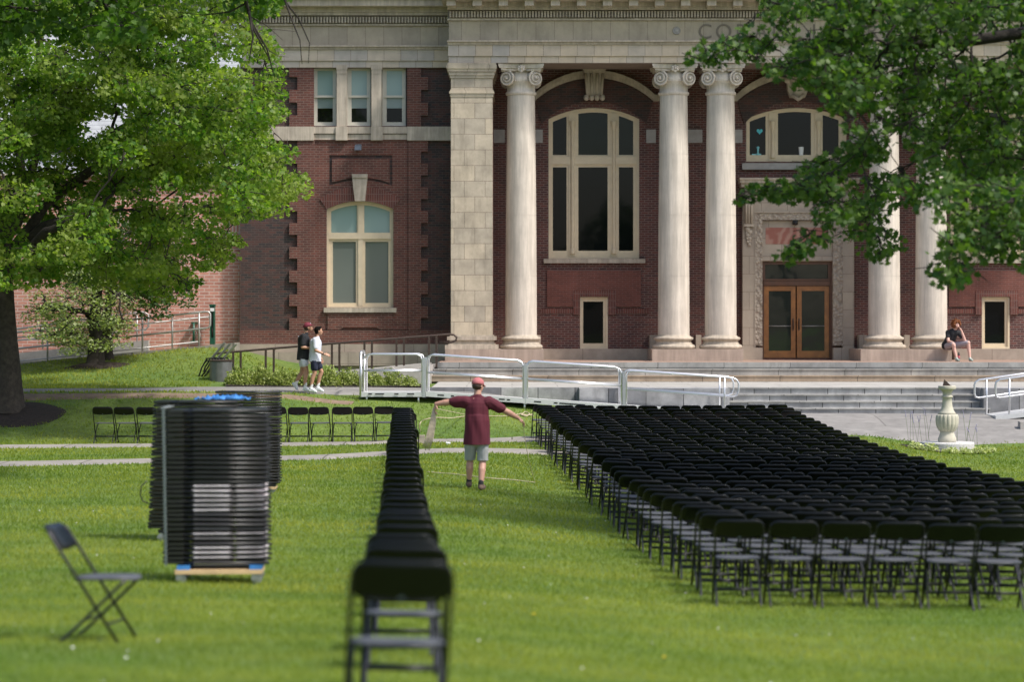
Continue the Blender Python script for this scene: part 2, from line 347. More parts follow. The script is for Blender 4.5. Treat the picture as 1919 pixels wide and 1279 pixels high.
def ground(X, Y):
    X = np.atleast_1d(np.asarray(X, float)); Y = np.atleast_1d(np.asarray(Y, float))
    X, Y = np.broadcast_arrays(X, Y)
    Yc = np.clip(Y, _gd[0], _gd[-1] - 1e-6); Xc = np.clip(X, _gx[0], _gx[-1] - 1e-6)
    i = np.clip(np.searchsorted(_gd, Yc, 'right') - 1, 0, len(_gd) - 2); j = np.clip(np.searchsorted(_gx, Xc, 'right') - 1, 0, len(_gx) - 2)
    h = _gd[i + 1] - _gd[i]; t = (Yc - _gd[i]) / h
    def col(jj):
        return ((2 * t**3 - 3 * t**2 + 1) * _gz[i, jj] + (t**3 - 2 * t**2 + t) * h * _mm[i, jj] + (-2 * t**3 + 3 * t**2) * _gz[i + 1, jj] + (t**3 - t**2) * h * _mm[i + 1, jj])
    u = (Xc - _gx[j]) / (_gx[j + 1] - _gx[j]); u = u * u * (3 - 2 * u)
    z = col(j) * (1 - u) + col(j + 1) * u
    return z
def gz(x, y): return float(ground(x, y)[0])
def gy(px, py):
    """distance along a photo ray that meets the terrain (used to measure where things stand)"""
    best = None
    for d in np.arange(10, 78, .05):
        if H - (py - YH) * d / F <= gz(PX(px, d), d): return float(d)
    return 70.0

xs = np.concatenate([np.arange(-300, -24, 12), np.arange(-24, 24, .4), np.arange(24, 300, 12)])
ys = np.concatenate([np.arange(-60, 4, 4), np.arange(4, 80, .33), np.arange(80, 120, 5), np.arange(120, 900, 60)])
gxx, gyy = np.meshgrid(xs, ys); gzz = ground(gxx, gyy).reshape(gxx.shape)
me = bpy.data.meshes.new('lawn'); nx, ny = len(xs), len(ys)
vv = np.stack([gxx, gyy, gzz], -1).reshape(-1, 3); fc = []
for j in range(ny - 1):
    for i in range(nx - 1): a = j * nx + i; fc.append((a, a + 1, a + nx + 1, a + nx))
me.from_pydata(vv.tolist(), [], fc); me.materials.append(LAWN); me.polygons.foreach_set('use_smooth', [True] * len(fc))
lawn = bpy.data.objects.new('ground', me); COL.objects.link(lawn); struct(lawn)

AVOID = []     # strips where no grass grows: (list of centre points, half width)
def strip(name, pts, w, mat, lift=.03, ns=5, kind='structure', step=.4):
    """surface draped over the terrain along a centreline; w = width or list of widths"""
    ws = w if isinstance(w, list) else [w] * len(pts); P = []; Wd = []
    for a in range(len(pts) - 1):
        L = math.dist(pts[a], pts[a + 1]); n = max(1, int(L / step))
        for i in range(n):
            t = i / n; P.append((pts[a][0] * (1 - t) + pts[a + 1][0] * t, pts[a][1] * (1 - t) + pts[a + 1][1] * t)); Wd.append(ws[a] * (1 - t) + ws[a + 1] * t)
    P.append(pts[-1]); Wd.append(ws[-1])
    b = MB(); b.smooth = True; vs = []
    for i, p in enumerate(P):
        q0 = P[max(i - 1, 0)]; q1 = P[min(i + 1, len(P) - 1)]; dx, dy = q1[0] - q0[0], q1[1] - q0[1]; L = math.hypot(dx, dy); nx_, ny_ = -dy / L, dx / L
        for k in range(ns + 1):
            o = (k / ns - .5) * Wd[i] + (.04 * math.sin(i * 1.7 + k) if k in (0, ns) else 0)
            x, y = p[0] + nx_ * o, p[1] + ny_ * o; vs.append((x, y, gz(x, y) + lift - (.05 if k in (0, ns) else 0)))
    fs = []
    for i in range(len(P) - 1):
        for k in range(ns): a = i * (ns + 1) + k; fs.append((a, a + ns + 1, a + ns + 2, a + 1))
    b.add(vs, fs); ob = b.build(name, mat)
    if kind: ob['kind'] = kind
    AVOID.append((np.array(P), np.array(Wd) / 2)); return ob
# paving: two parallel walks crossing the lawn, the upper path and the forecourt
strip('path', [(-24, 51.0), (-11, 52.6), (-5, 53.6), (0.5, 55.4), (5, 56.6)], 1.55, CONC)
strip('path', [(-24, 43.4), (-9.2, 46.2), (-4, 48.3), (.6, 51.2), (5, 53), (7, 53.6)], 1.7, CONC)
strip('path', [(-40, 60.3), (-12.4, 60.8), (-10, 61.3), (-8.2, 62.0), (-7, 61.9), (-4, 61.6), (-2, 61.6), (-.2, 61.6)], [1.7, 1.7, 2.2, 3.6, 4.2, 4.2, 4.2, 4.2], ASPH, ns=8)
strip('ground', [(-24, 58.95), (-12, 59.1), (-9, 59.3), (-5.5, 59.2), (-3.9, 59.0)], [1.1, 1.2, 1.0, .7, .5], DIRT, lift=.014)
strip('path', [(5, 58.9), (9, 58.8), (14, 58.6), (40, 58)], [5.2, 5.4, 5.4, 5.4], ASPH, ns=12, lift=.04)

# ------------------------------------------------------------------ the main building
YW, YF, YR, YC = 73.0, 71.6, 74.2, 72.3
def q(pts, Y): return [(PX(x, Y), PZ(y, Y)) for x, y in pts]
def arc(xl, xr, ys, ya, n=14):
    """arch points in photo pixels, from right springing over the crown to the left one"""
    c = (xr - xl) / 2; s = ys - ya; r = (c * c + s * s) / (2 * s); xc = (xl + xr) / 2; a = math.asin(min(1, c / r))
    return [(xc + r * math.sin(t), ya + r - r * math.cos(t)) for t in [a - 2 * a * i / n for i in range(n + 1)]]
def archpoly(xl, xr, yb, ys, ya, n=14): return [(xl, yb), (xr, yb)] + arc(xl, xr, ys, ya, n)
def rect(x0, x1, y0, y1): return [(x0, y1), (x1, y1), (x1, y0), (x0, y0)]
SHADEST = plain('shade_toned_stone', (.22, .185, .145), .95, var=.2, scale=3)  # recess shade behind the dentils, put into the stone colour
B = thing('library_building', (0, 74, 1.5), 'red brick library with cream stone entablature and tall ionic columns', 'library building')
def bp(name, mb, mat, parent=None): return mb.build(name, mat, parent or B)
def pbox(b, x0, x1, y0, y1, Ya, Yb, Yr=None):
    Yr = Yr or Ya; return b.box(PX(x0, Yr), PX(x1, Yr), Ya, Yb, PZ(y1, Yr), PZ(y0, Yr))

# --- wing: dark ground wall, red quoined bay
win_lo = archpoly(612, 737, 577, 392, 377); win_up = rect(584, 761, 124, 236)
b = MB(); b.plate(q(rect(450, 846, 115, 645), YW), [q(win_lo, YW), q(win_up, YW)], YW, YW + .45)
b.box(PX(450, YW), PX(452.5, YW), YW + .45, 92, .5, PZ(18, YW)); b.box(PX(452.5, YW), PX(846, YW), YW + .9, YW + 1.0, 1, 12)
bp('wall', b, DARKB)
def teeth(xo, xi, ya, yb, step, first_out, side):
    """toothed vertical edge, list of points going down from ya to yb"""
    pts = []; y = ya; out = first_out
    while y < yb - 1:
        x = xo if out else xi; y2 = min(yb, y + step * (1.0 if out else 1.0)); pts += [(x, y), (x, y2)]; y = y2; out = not out
    return pts
def quoin_poly(y0, y1, step, fo):
    L = teeth(542, 557, y0, y1, step, fo, -1); Rr = teeth(802, 789, y0, y1, step, not fo, 1)
    return L + Rr[::-1]
b = MB(); Yq = YW - .09
lo = [(x, y) for x, y in quoin_poly(261.8, 619.2, 22.3, False)]
b.plate(q([(450, 645), (846, 645), (846, 619)][::1] + [p for p in []] + [(p[0], p[1]) for p in reversed([])] + [(846, 619)][1:] + lo[::-1] + [(450, 619)], Yq) if False else q(lo, Yq),
        [q(rect(590, 765, 262.5, 618.5), Yq)], Yq, YW + .02)
b.plate(q(rect(449, 846, 619.3, 645), Yq), [], Yq, YW + .02)
up = quoin_poly(120, 237, 24, True)
b.plate(q(up, Yq), [q(rect(588, 763, 120.5, 236.5), Yq)], Yq, YW + .02)
bp('quoin_pilasters', b, RED)
Yb2 = YW - .035
b = MB(); panel = [(617, 346)] + [(x, y) for x, y in reversed(arc(617, 735, 346, 333, 12))] + [(735, 346), (735, 291), (617, 291)]
panel = [(617, 291), (617, 348)] + [(x, y) for x, y in arc(617, 735, 348, 338, 12)][::-1][1:] + [(735, 291)]
b.plate(q(rect(590.3, 764.7, 262.8, 618), Yb2), [q(win_lo, Yb2), q([(x, y) for x, y in panel][::-1], Yb2)], Yb2, YW + .02)
inner = [(622, 297), (622, 341)] + [(x, y) for x, y in arc(622, 730, 343, 333, 12)][::-1][1:] + [(730, 297)]
b.plate(q(inner[::-1], Yb2 - .02), [], Yb2 - .02, YW + .02)
# apron panel under the sill
b.plate(q([(614, 588), (614, 618), (638, 618), (643, 614), (706, 614), (711, 618), (735, 618), (735, 588)][::-1], Yb2 - .05), [], Yb2 - .05, Yb2)
bp('bay_wall', b, RED)
b = MB(); a1 = arc(612, 737, 392, 377); a2 = arc(599, 750, 373, 349)
b.plate(q(a1[::-1] + a2, Yb2 - .03), [], Yb2 - .03, Yb2); bp('brick_arch', b, SOLD)
b = MB(); k0 = q([(665, 377), (684, 377), (689, 326), (659, 326)], Yb2 - .16); b.plate(k0, [], Yb2 - .16, Yb2)
b.plate(q([(661, 333), (687, 333), (689, 326), (659, 326)], Yb2 - .2), [], Yb2 - .2, Yb2 - .16); bp('keystone', b, STONE)
# stone bands of the wing
b = MB(); pbox(b, 449.5, 588, 237, 263, YW - .14, YW + .02); pbox(b, 763, 845, 237, 263, YW - .14, YW + .02)
pbox(b, 588.3, 762.7, 237.5, 250, YW - .12, YW + .4); pbox(b, 588.3, 762.7, 251.5, 262.3, YW - .07, YW + .02)
for x in (631, 697): pbox(b, x - 2, x + 20, 237.2, 262.6, YW - .16, YW - .03)
bp('string_course', b, STONE)
b = MB()
for x0, x1 in ((631, 650), (696, 715)):
    pbox(b, x0, x1, 138, 237, YW - .1, YW + .35); pbox(b, x0 - 1, x1 + 1, 121, 130, YW - .13, YW + .35); pbox(b, x0, x1, 130, 138, YW - .115, YW + .35)
bp('window_pier', b, STONE)
# base of wing
b = MB(); pbox(b, 448, 840, 645.3, 660, YW - .22, YW + .5); pbox(b, 446, 838, 660.3, 686, YW - .34, YW + .5); b.box(PX(446, YW), PX(838, YW), YW - .2, YW + .5, .6, PZ(686.3, YW))
b.box(PX(448, YW), PX(449, YW), YW + .5, 92, .6, PZ(645, YW)); bp('base_course', b, BASEST)

def window(x0, x1, y0, y1, Y, depth, mull, trans, fw, frame_mat, panes, ys=None, ya=None, sill=None, name='window', colon=False):
    """mull: x positions (l, r) of vertical members, trans: (y, y) horizontal members; panes: list of (x0,x1,y0,y1,mat,arch?)"""
    outer = archpoly(x0, x1, y1, ys, ya) if ys else rect(x0, x1, y0, y1)
    holes = []
    for pn in panes:
        a0, a1, b0, b1, mt = pn[:5]
        if len(pn) > 5 and ys:   # top follows the arch, inset
            c = (x1 - x0) / 2; s_ = ys - ya; r = (c * c + s_ * s_) / (2 * s_); xc = (x0 + x1) / 2; yc = ya + r; ri = r - fw
            top = []
            for i in range(9):
                xx = a1 + (a0 - a1) * i / 8; top.append((xx, yc - math.sqrt(max(0, ri * ri - (xx - xc) ** 2))))
            holes.append([(a0, b1), (a1, b1)] + top)
        else: holes.append(rect(a0, a1, b0, b1))
    b = MB(); b.plate(q(outer, Y), [q(h, Y) for h in holes], Y + depth, Y + depth + .1)
    # outer moulding
    if ys: inn = archpoly(x0 + fw * .55, x1 - fw * .55, y1 - fw * .4, ys + .5, ya + fw * .55)
    else: inn = rect(x0 + fw * .55, x1 - fw * .55, y0 + fw * .55, y1 - fw * .55)
    b.plate(q(outer, Y), [q(inn, Y)], Y + depth - .05, Y + depth)
    for (m0, m1) in mull: pbox(b, m0, m1, (ya or y0) + fw * .8 + (3 if ys else 0), y1 - fw * .5, Y + depth - .04, Y + depth + .001, Y)
    for (t0, t1) in trans: pbox(b, x0 + fw * .6, x1 - fw * .6, t0, t1, Y + depth - .055, Y + depth + .002, Y)
    if colon:
        for (m0, m1) in mull:
            xm = PX((m0 + m1) / 2, Y); zt = PZ((ys or y0) + 4, Y); zb = PZ(y1 - 9, Y); r = .055
            b.lathe([(r * 1.5, zb), (r * 1.5, zb + .08), (r, zb + .16), (r, zt - .25), (r * 1.6, zt - .1), (r * 1.7, zt)], (xm, Y + depth - .06, 0), 10)
    f = bp(name, b, frame_mat)
    for h, pn in zip(holes, panes):
        g = MB(); g.plate(q(h, Y), [], Y + depth + .05, Y + depth + .07); g.build('pane', pn[4], f)
    if sill:
        s_ = MB(); pbox(s_, sill[0], sill[1], sill[2], sill[3], Y - .14, Y + .28, Y - .05); s_.build('sill', sill[4], f)
    return f
window(612, 737, 377, 577, YW, .12, [(671, 680)], [(436.5, 448)], 7, CREAM,
       [(620, 668.5, 400, 436, BLINDT, 1), (682, 730, 400, 436, BLINDT, 1), (623, 666.5, 453, 568, BLINDG), (684, 727.5, 453, 568, BLINDG)], 392, 377, (607, 743, 577.4, 586, STONE))
for x0 in (590, 654, 720):
    window(x0 - 4, x0 + 40, 126, 236, YW, .16, [], [(178, 182)], 5, WHITEP, [(x0 + 4, x0 + 33, 131, 178, BLINDT), (x0 + 4, x0 + 33, 182, 202, BLINDL), (x0 + 4, x0 + 33, 202.01, 228, GLASSD)], name='sash_window')
# --- entablature
def ent(b, x0, x1, y0, y1, Ya, Yb=76.5, Yr=YF): b.box(PX(x0, Yr), PX(x1, Yr), Ya, Yb, PZ(y1, YF), PZ(y0, YF))
XL, XM, XR = 446, 841, 2150
b = MB(); ent(b, XM, XR, 105.3, 118, YF, 73.3); ent(b, XM - 1, XR, 84, 105, YF - .05, 73.3)
ent(b, XL, XM - 1.2, 105.3, 118, YW - .12); ent(b, XL, XM - 1.2, 84, 105, YW - .17); bp('architrave', b, ARCHI)
b = MB(); ent(b, XM, XR, 38.3, 76, YF + .02); ent(b, XL, XM - .3, 38.3, 76, YW - .1); bp('frieze', b, FRIEZE)
b = MB()
for (x0, x1, Y0) in ((XM - 2, XR, YF), (XL - 2, XM - 2.2, YW - .12)):
    ent(b, x0, x1, 79.5, 83.8, Y0 - .10); ent(b, x0 - 1, x1, 76.2, 79.3, Y0 - .17)
    ent(b, x0, x1, 34.5, 38, Y0 - .06); ent(b, x0, x1, 14, 19.3, Y0 - .20)
    ent(b, x0, x1, 4.8, 13.8, Y0 - .24)
ent(b, XM - 12, XR, -8, 4.6, YF - .80); ent(b, XM - 14, XR, -18, -8.2, YF - .95); ent(b, XL - 12, XM - 12.2, -8, 4.6, YW - .72); ent(b, XL - 12, XM - 14.2, -18, -8.2, YW - .85)
ent(b, XL, XR, -60, -18.2, YF + .4, 78)
bp('cornice', b, STONE)
for (x0, x1, Y0) in ((XM - 2, XR, YF), (XL - 2, XM - 2.2, YW - .12)): b = MB(); ent(b, x0, x1, 19.5, 34.3, Y0 - .02); bp('dentil_backing', b, SHADEST)  # darker tone paints the shade between dentils
b = MB(); x = XM + 1.5
while x < 1919: ent(b, x, x + 3.3, 21.5, 33.0, YF - .15, YF - .02); x += 5.72
bp('dentil_course', b, STONE); b = MB(); x = XL
while x < XM - 3: ent(b, x, x + 3.3, 21.5, 33.0, YW - .27, YW - .14); x += 5.72
bp('dentil_course', b, STONE)
for i in range(23):
    x = 838 + 48.4 * i; b = MB(); ent(b, x, x + 17, 5, 15.5, YF - .68, YF - .2); ent(b, x + 1, x + 16, 15.5, 18, YF - .45, YF - .2); bp('modillion', b, STONE)
# frieze lettering and boss
def text_mesh(s, size, depth):
    c = bpy.data.curves.new('t', 'FONT'); c.body = s; c.size = size; c.extrude = depth; c.align_x = 'LEFT'
    o = bpy.data.objects.new('t', c); COL.objects.link(o); bpy.context.view_layer.update()
    m = bpy.data.meshes.new_from_object(o.evaluated_get(bpy.context.evaluated_depsgraph_get())); bpy.data.objects.remove(o); bpy.data.curves.remove(c)
    return m
LETM = plain('letter_stone', (.19, .16, .125), .9, var=.1)
lb = MB()
for i, ch in enumerate('CORAM LIBRARY'):
    if ch == ' ': continue
    m = text_mesh(ch, .62, .012); xs_ = [v.co.x for v in m.vertices]; w_ = (min(xs_) + max(xs_)) / 2
    cx = PX(1321.5 + 35 * i, YF); cz = PZ(71.5, YF)
    lb.add([(cx + v.co.x - w_, YF + .012 - v.co.z, cz + v.co.y) for v in m.vertices], [list(p.vertices) for p in m.polygons])
bp('inscription', lb, LETM)
b = MB(); b.lathe([(.02, -.05), (.05, -.05), (.06, -.02), (.09, -.02), (.105, -.035), (.12, 0), (.12, .05)], (PX(1268, YF), YF, PZ(57, YF)), 16, 'y'); bp('stone_boss', b, GREYST)

# --- corner pilaster
b = MB(); pbox(b, 845, 923, 180, 629, YF, YR + .2, YF); bp('pilaster', b, ASH)
b = MB()
for (e, y0, y1) in ((0, 146, 168), (1.5, 168, 171), (3, 171, 175), (1.2, 175, 181), (2, 141, 146), (4, 135, 141), (6, 129, 135), (8, 122, 129), (6.5, 118.3, 122)):
    pbox(b, 845 - e, 923 + e, y0 + .05, y1, YF - e / 62, YR, YF)
bp('pilaster_capital', b, ASH)
b = MB()
for (e, y0, y1) in ((2, 628, 631), (7, 631, 638), (2.5, 638, 645), (5, 645, 647), (11, 647, 654.7)):
    pbox(b, 845 - e, 923 + e, y0 + .05, y1, YF - e / 75, YR, YF)
bp('pilaster_base', b, STONE)
b = MB(); pbox(b, 834, 1019, 655, 690, YF - .2, YR + .3, YF - .2); bp('plinth', b, PLIN)
b = MB(); pbox(b, 1222, 1393, 655, 690, YF - .2, YR + .3, YF - .2); bp('plinth', b, PLIN)
b = MB(); pbox(b, 1613, 1784, 655, 690, YF - .2, YR + .3, YF - .2); bp('plinth', b, PLIN)

# --- columns
def column(px):
    X = PX(px, YC); z0 = PZ(655, YC); z1 = PZ(118, YF); zs = PZ(629, YC); zt = PZ(180, YC); rb, rt = .475, .415
    b = MB(); b.smooth = True
    pr = []; 
    for i in range(25):
        t = i / 24; r = rb - (rb - rt) * (t ** 1.7); z = zs + (zt - zs) * t
        pr.append((r, z))
    zj = [zs] + [PZ(518, YC), PZ(404, YC), PZ(290, YC)] + [zt]
    rad = lambda z: rb - (rb - rt) * (((z - zs) / (zt - zs)) ** 1.7)
    for i in range(4):
        za, zb2 = zj[i] + (.003 if i else 0), zj[i + 1] - (.003 if i < 3 else 0)
        out = [(rad(za + (zb2 - za) * k / 6) - (0), za + (zb2 - za) * k / 6) for k in range(7)]; b.lathe(out, (X, YC, 0), 48, caps=False)
    b.sm = [len(f) == 4 for f in b.f]
    for i in (1, 2, 3): b.lathe([(rad(zj[i]) - .008, zj[i] - .01), (rad(zj[i]) - .008, zj[i] + .01)], (X, YC, 0), 48)
    c = bp('column', b, COLST)
    b = MB(); b.smooth = True; w = .655
    b.lathe([(.50, 0)] + [(w - .10 + .10 * math.cos(a), .075 + .075 * math.sin(a)) for a in [R(v) for v in range(-90, 91, 30)]] +
            [(.565, .16), (.56, .17), (.53, .2), (.52, .235), (.54, .265), (.56, .27)] + [(.545 + .05 * math.cos(a), .32 + .05 * math.sin(a)) for a in [R(v) for v in range(-90, 91, 30)]] +
            [(.52, .375), (.515, .39), (.485, .41), (.475, .43)], (X, YC, z0), 40)
    b.build('column_base', STONE, c)
    b = MB(); b.smooth = True   # capital
    b.lathe([(rt, zt - z1), (rt + .035, zt - z1 + .02), (rt + .05, zt - z1 + .06), (rt + .05, zt - z1 + .1), (rt + .01, zt - z1 + .13), (rt + .01, zt - z1 + .32), (rt + .1, zt - z1 + .4), (rt + .12, zt - z1 + .5), (rt, -.2), (rt, -.09)], (X, YC, z1), 32)
    b.smooth = False
    for (a, h0, h1) in ((.60, -.19, -.13), (.66, -.13, -.075), (.68, -.075, -.004)):
        # abacus with concave sides
        pts = []
        for s_ in range(4):
            for k in range(7):
                u = -1 + 2 * k / 7; d = a - .09 * (1 - u * u); p = (a * u, -d); th = s_ * math.pi / 2
                pts.append((p[0] * math.cos(th) - p[1] * math.sin(th), p[0] * math.sin(th) + p[1] * math.cos(th)))
        n = len(pts); b.add([(X + x, YC + y, z1 + h0) for x, y in pts] + [(X + x, YC + y, z1 + h1) for x, y in pts],
                            [tuple(range(n))[::-1], tuple(range(n, 2 * n))] + [(i, (i + 1) % n, n + (i + 1) % n, n + i) for i in range(n)])
    for sx in (-1, 1):
        for sy in (-1, 1):   # four volutes turned to the corners
            cx, cy, cz = X + sx * .42, YC + sy * .44, z1 - .43
            ax = Vector((sx * .35, sy * 1, 0)).normalized(); tx = Vector((sx * 1, -sy * .35, 0)).normalized()
            prof = 20; vs = []; 
            for k in (-.09, .04):
                for j in range(prof):
                    a = 2 * math.pi * j / prof; p = Vector((cx, cy, cz)) + ax * k + tx * (.205 * math.cos(a)) + Vector((0, 0, .215 * math.sin(a))); vs.append(p)
            b.add(vs, [tuple(range(prof)), tuple(range(2 * prof - 1, prof - 1, -1))] + [(j, (j + 1) % prof, prof + (j + 1) % prof, prof + j) for j in range(prof)])
            sp = []
            for j in range(46):
                t = j / 45; a = math.pi / 2 - sx * 0 + t * 2 * math.pi * 2.2; r = .205 * (1 - t) ** .8 + .02
                sp.append(Vector((cx, cy, cz)) + ax * (.05 + .05 * t) + tx * (r * math.cos(a)) + Vector((0, 0, r * math.sin(a) * 1.04)))
            b.tube(sp, [.030 * (1 - .45 * i / 45) for i in range(46)], 6)
            b.sphere(Vector((cx, cy, cz)) + ax * .09, .045, 8, 5)
        b.tube([(X + sx * .58, YC - .5, z1 - .22), (X + sx * .4, YC - .53, z1 - .17), (X + sx * .16, YC - .52, z1 - .2)], .035, 6)
        for k in range(3): b.tube([(X + sx * (.20 + .03 * k), YC - .5, z1 - .42), (X + sx * (.24 + .05 * k), YC - .53, z1 - .30 + .02 * k)], .018, 5)
    for k in range(9): b.sphere((X - .24 + .06 * k, YC - .50, z1 - .50), .026, 6, 4)
    for k in range(6):
        a = 2 * math.pi * k / 6; b.sphere((X + .075 * math.sin(a), YC - .62, z1 - .14 + .075 * math.cos(a)), .05, 6, 4, (1, .5, 1))
    b.sphere((X, YC - .66, z1 - .14), .038, 8, 5)
    b.build('capital', COLST, c)
for px in (976.5, 1262.5, 1350.5, 1657, 1745): column(px)

# --- porch wall with its bays
def bay(c, door=False):
    """brick arch ring and stone arch of a bay whose centre line is photo column c"""
    b = MB(); b.plate(q(arc(c - 112, c + 112, 190, 146)[::-1] + arc(c - 116, c + 116, 182, 133), YR), [], YR - .12, YR + .02)
    b.plate(q(arc(c - 114, c + 114, 186, 139)[::-1] + arc(c - 117, c + 117, 181, 132), YR), [], YR - .17, YR - .12)
    for s_ in (-1, 1):
        xa = c + s_ * 118; pbox(b, xa - 7, xa + 7, 178, 190, YR - .2, YR + .02, YR)
    bp('stone_arch', b, STONE)
    b = MB(); b.plate(q(arc(c - 98, c + 98, 232, 189)[::-1] + arc(c - 110, c + 110, 191, 147.5), YR), [], YR - .05, YR + .02); bp('brick_arch', b, SOLD if False else DARKB)
def keystone_scroll(c):
    b = MB(); b.plate(q([(c - 13, 180), (c + 13, 180), (c + 18, 138), (c - 18, 138)], YR), [], YR - .38, YR)
    pbox(b, c - 21, c + 21, 129.5, 134, YR - .52, YR, YR); pbox(b, c - 19, c + 19, 134, 139, YR - .46, YR, YR)
    for k in range(4):
        x0 = c - 13 + 8.7 * k; xt = c - 16 + 10.7 * k
        b.tube([(PX(x0, YR), YR - .38, PZ(182, YR)), (PX((x0 + xt) / 2, YR), YR - .40, PZ(160, YR)), (PX(xt, YR), YR - .42, PZ(140, YR))], .045, 6)
    for k in range(4): b.sphere((PX(c - 15 + 10 * k, YR), YR - .40, PZ(185, YR)), .085, 8, 6, (1, 1, 1.2))
    bp('keystone', b, STONE)
def small_window(c, yo=0, w0=26, w1=26):
    return window(c - w0, c + w1, 556 + yo, 654 + yo, YR, .05, [], [], 6.5, CREAM, [(c - 20, c + 17.5, 565.5 + yo, 644 + yo, GLASSD)], name='small_window')
holes = []
cA, cB, cC = 1113, 1492.5, 1866
for c in (cA, cC): holes += [archpoly(c - 85, c + 85, 485, 223, 202), rect(c - 26, c + 26, 557, 655)]
holes.append(archpoly(cB - 94, cB + 94, 303, 223, 202)); holes.append(rect(cB - 66, cB + 66, 489, 673))
b = MB(); b.plate(q(rect(915, 2150, 100, 676), YR), [q(h, YR) for h in holes], YR, YR + .4); b.box(PX(915, YR), PX(2150, YR), YR + .9, YR + 1, 1, 12.5)
pbox(b, 915, 925, 119, 655, YR - 2.2, YR - .01, YR)
bp('porch_wall', b, PORCHB)
for c in (cA, cC):
    bay(c); keystone_scroll(c)
    P = [(c - 85 + 14, 0)]
    px_ = [(c - 67.5, 232), (c - 40.5, 232), (c - 30.5, 232), (c + 26, 232), (c + 34, 232), (c + 74, 232)]
    window(c - 85, c + 85, 202, 485, YR, .10, [(c - 47, c - 33), (c + 31, c + 44)], [(293, 308)], 8, CREAM,
           [(c - 77, c - 51, 232, 290, GLASSD, 1), (c - 29, c + 26, 232, 290, GLASSG, 1), (c + 47, c + 74, 232, 290, GLASSG, 1),
            (c - 77, c - 51, 313, 470, GLASSD), (c - 29, c + 26, 313, 470, GLASSD), (c + 47, c + 74, 313, 470, GLASSD)], 223, 202,
           (c - 94, c + 96, 485.5, 493.5, STONE), colon=True)
    small_window(c)
    b = MB(); b.plate(q([(c - 88, 575), (c - 38, 575), (c - 38, 546), (c + 41, 546), (c + 41, 575), (c + 88, 575), (c + 88, 507), (c - 88, 507)], YR), [], YR - .06, YR + .02)
    bp('brick_panel', b, PANELB)
    b = MB(); b.plate(q([(c - 38.5, 590), (c - 26.5, 590), (c - 26.5, 556.5), (c + 26.5, 556.5), (c + 26.5, 590), (c + 41, 590), (c + 41, 545), (c - 38.5, 545)], YR), [], YR - .08, YR + .02)
    pbox(b, c - 100, c - 39, 579, 588, YR - .03, YR + .01, YR); pbox(b, c + 42, c + 102, 579, 588, YR - .03, YR + .01, YR)
    bp('soldier_course', b, SOLD)
bay(cB)
window(cB - 94, cB + 94, 202, 305, YR, .10, [(cB - 51, cB - 37), (cB + 35, cB + 49)], [], 7, CREAM,
       [(cB - 87, cB - 57, 232, 290, GLASSD, 1), (cB - 34, cB + 28, 232, 290, GLASSD, 1), (cB + 50, cB + 80, 232, 290, GLASSD, 1)], 223, 202, (cB - 102, cB + 102, 306, 318, GREYST), colon=True)
b = MB()
for x0, x1 in ((923, 946), (998, 1017), (1211, 1229), (1289, 1316), (1372, 1391), (1592, 1625), (1690, 1712), (1760, 1783)): pbox(b, x0, x1, 243, 268, YR - .07, YR + .01, YR)
bp('stone_band_blocks', b, GREYST)
for x0, x1 in ((1018.5, 1222), (1786, 2150)): b = MB(); pbox(b, x0, x1, 654, 680, YR - .28, YR + .02, YR); bp('base_course', b, BASEST)
for x0, x1 in ((1000, 1013), (1216, 1232), (1302, 1312), (1606, 1620), (1690, 1700)): b = MB(); pbox(b, x0, x1, 628, 655, YR - .5, YR, YR); bp('base_block', b, BASEST)
# crest keystone over the door bay
b = MB(); c = 1493; b.plate(q([(c - 14, 184), (c + 14, 184), (c + 19, 170), (c + 21, 133), (c - 21, 133), (c - 19, 170)], YR), [], YR - .34, YR)
pbox(b, c - 24, c + 24, 129.5, 134, YR - .48, YR, YR)
b.plate(q([(c, 178), (c + 11, 171), (c + 13, 143), (c - 13, 143), (c - 11, 171)], YR), [], YR - .38, YR - .34)
b.plate(q([(c - 9, 153), (c - 3, 153), (c - 6, 146)], YR), [], YR - .42, YR - .38); b.plate(q(rect(c + 2, c + 10, 146, 154), YR), [], YR - .41, YR - .38)
b.sphere((PX(c - 5, YR), YR - .39, PZ(166, YR)), .07, 8, 5, (1.3, .5, .8)); b.sphere((PX(c + 5, YR), YR - .39, PZ(166, YR)), .07, 8, 5, (1.3, .5, .8))
b.tube([(PX(c - 11, YR), YR - .36, PZ(180, YR)), (PX(c, YR), YR - .38, PZ(188, YR)), (PX(c + 11, YR), YR - .36, PZ(180, YR))], .07, 6)
for s_ in (-1, 1): b.sphere((PX(c + 20 * s_, YR), YR - .3, PZ(152, YR)), .1, 8, 6)
bp('crest_keystone', b, STONE)
# door case
b = MB()
for s_, xa, xb in ((-1, 1390, 1412), (1, 1579, 1598)): pbox(b, xa, xb, 360, 655, YR - .30, YR + .02, YR)
pbox(b, 1390, 1598, 367, 397, YR - .28, YR + .02, YR); pbox(b, 1393, 1595, 655, 678, YR - .34, YR + .02, YR) if False else None
pbox(b, 1386, 1427, 652, 678, YR - .34, YR + .02, YR); pbox(b, 1559, 1600, 652, 678, YR - .34, YR + .02, YR)
pbox(b, 1424, 1562, 414, 490, YR - .12, YR + .02, YR) ; pbox(b, 1412, 1579, 396.5, 400, YR - .33, YR + .02, YR)
pbox(b, 1412, 1414, 400, 652, YR - .32, YR + .02, YR); pbox(b, 1577, 1579, 400, 652, YR - .32, YR + .02, YR)
pbox(b, 1424, 1562, 479, 489, YR - .16, YR - .12, YR)
bp('door_surround', b, blocks('doorcase_stone', (.43, .36, .28), (.38, .315, .25), (.18, .14, .11), .8, .55, .007, stain=.2, var=.1))
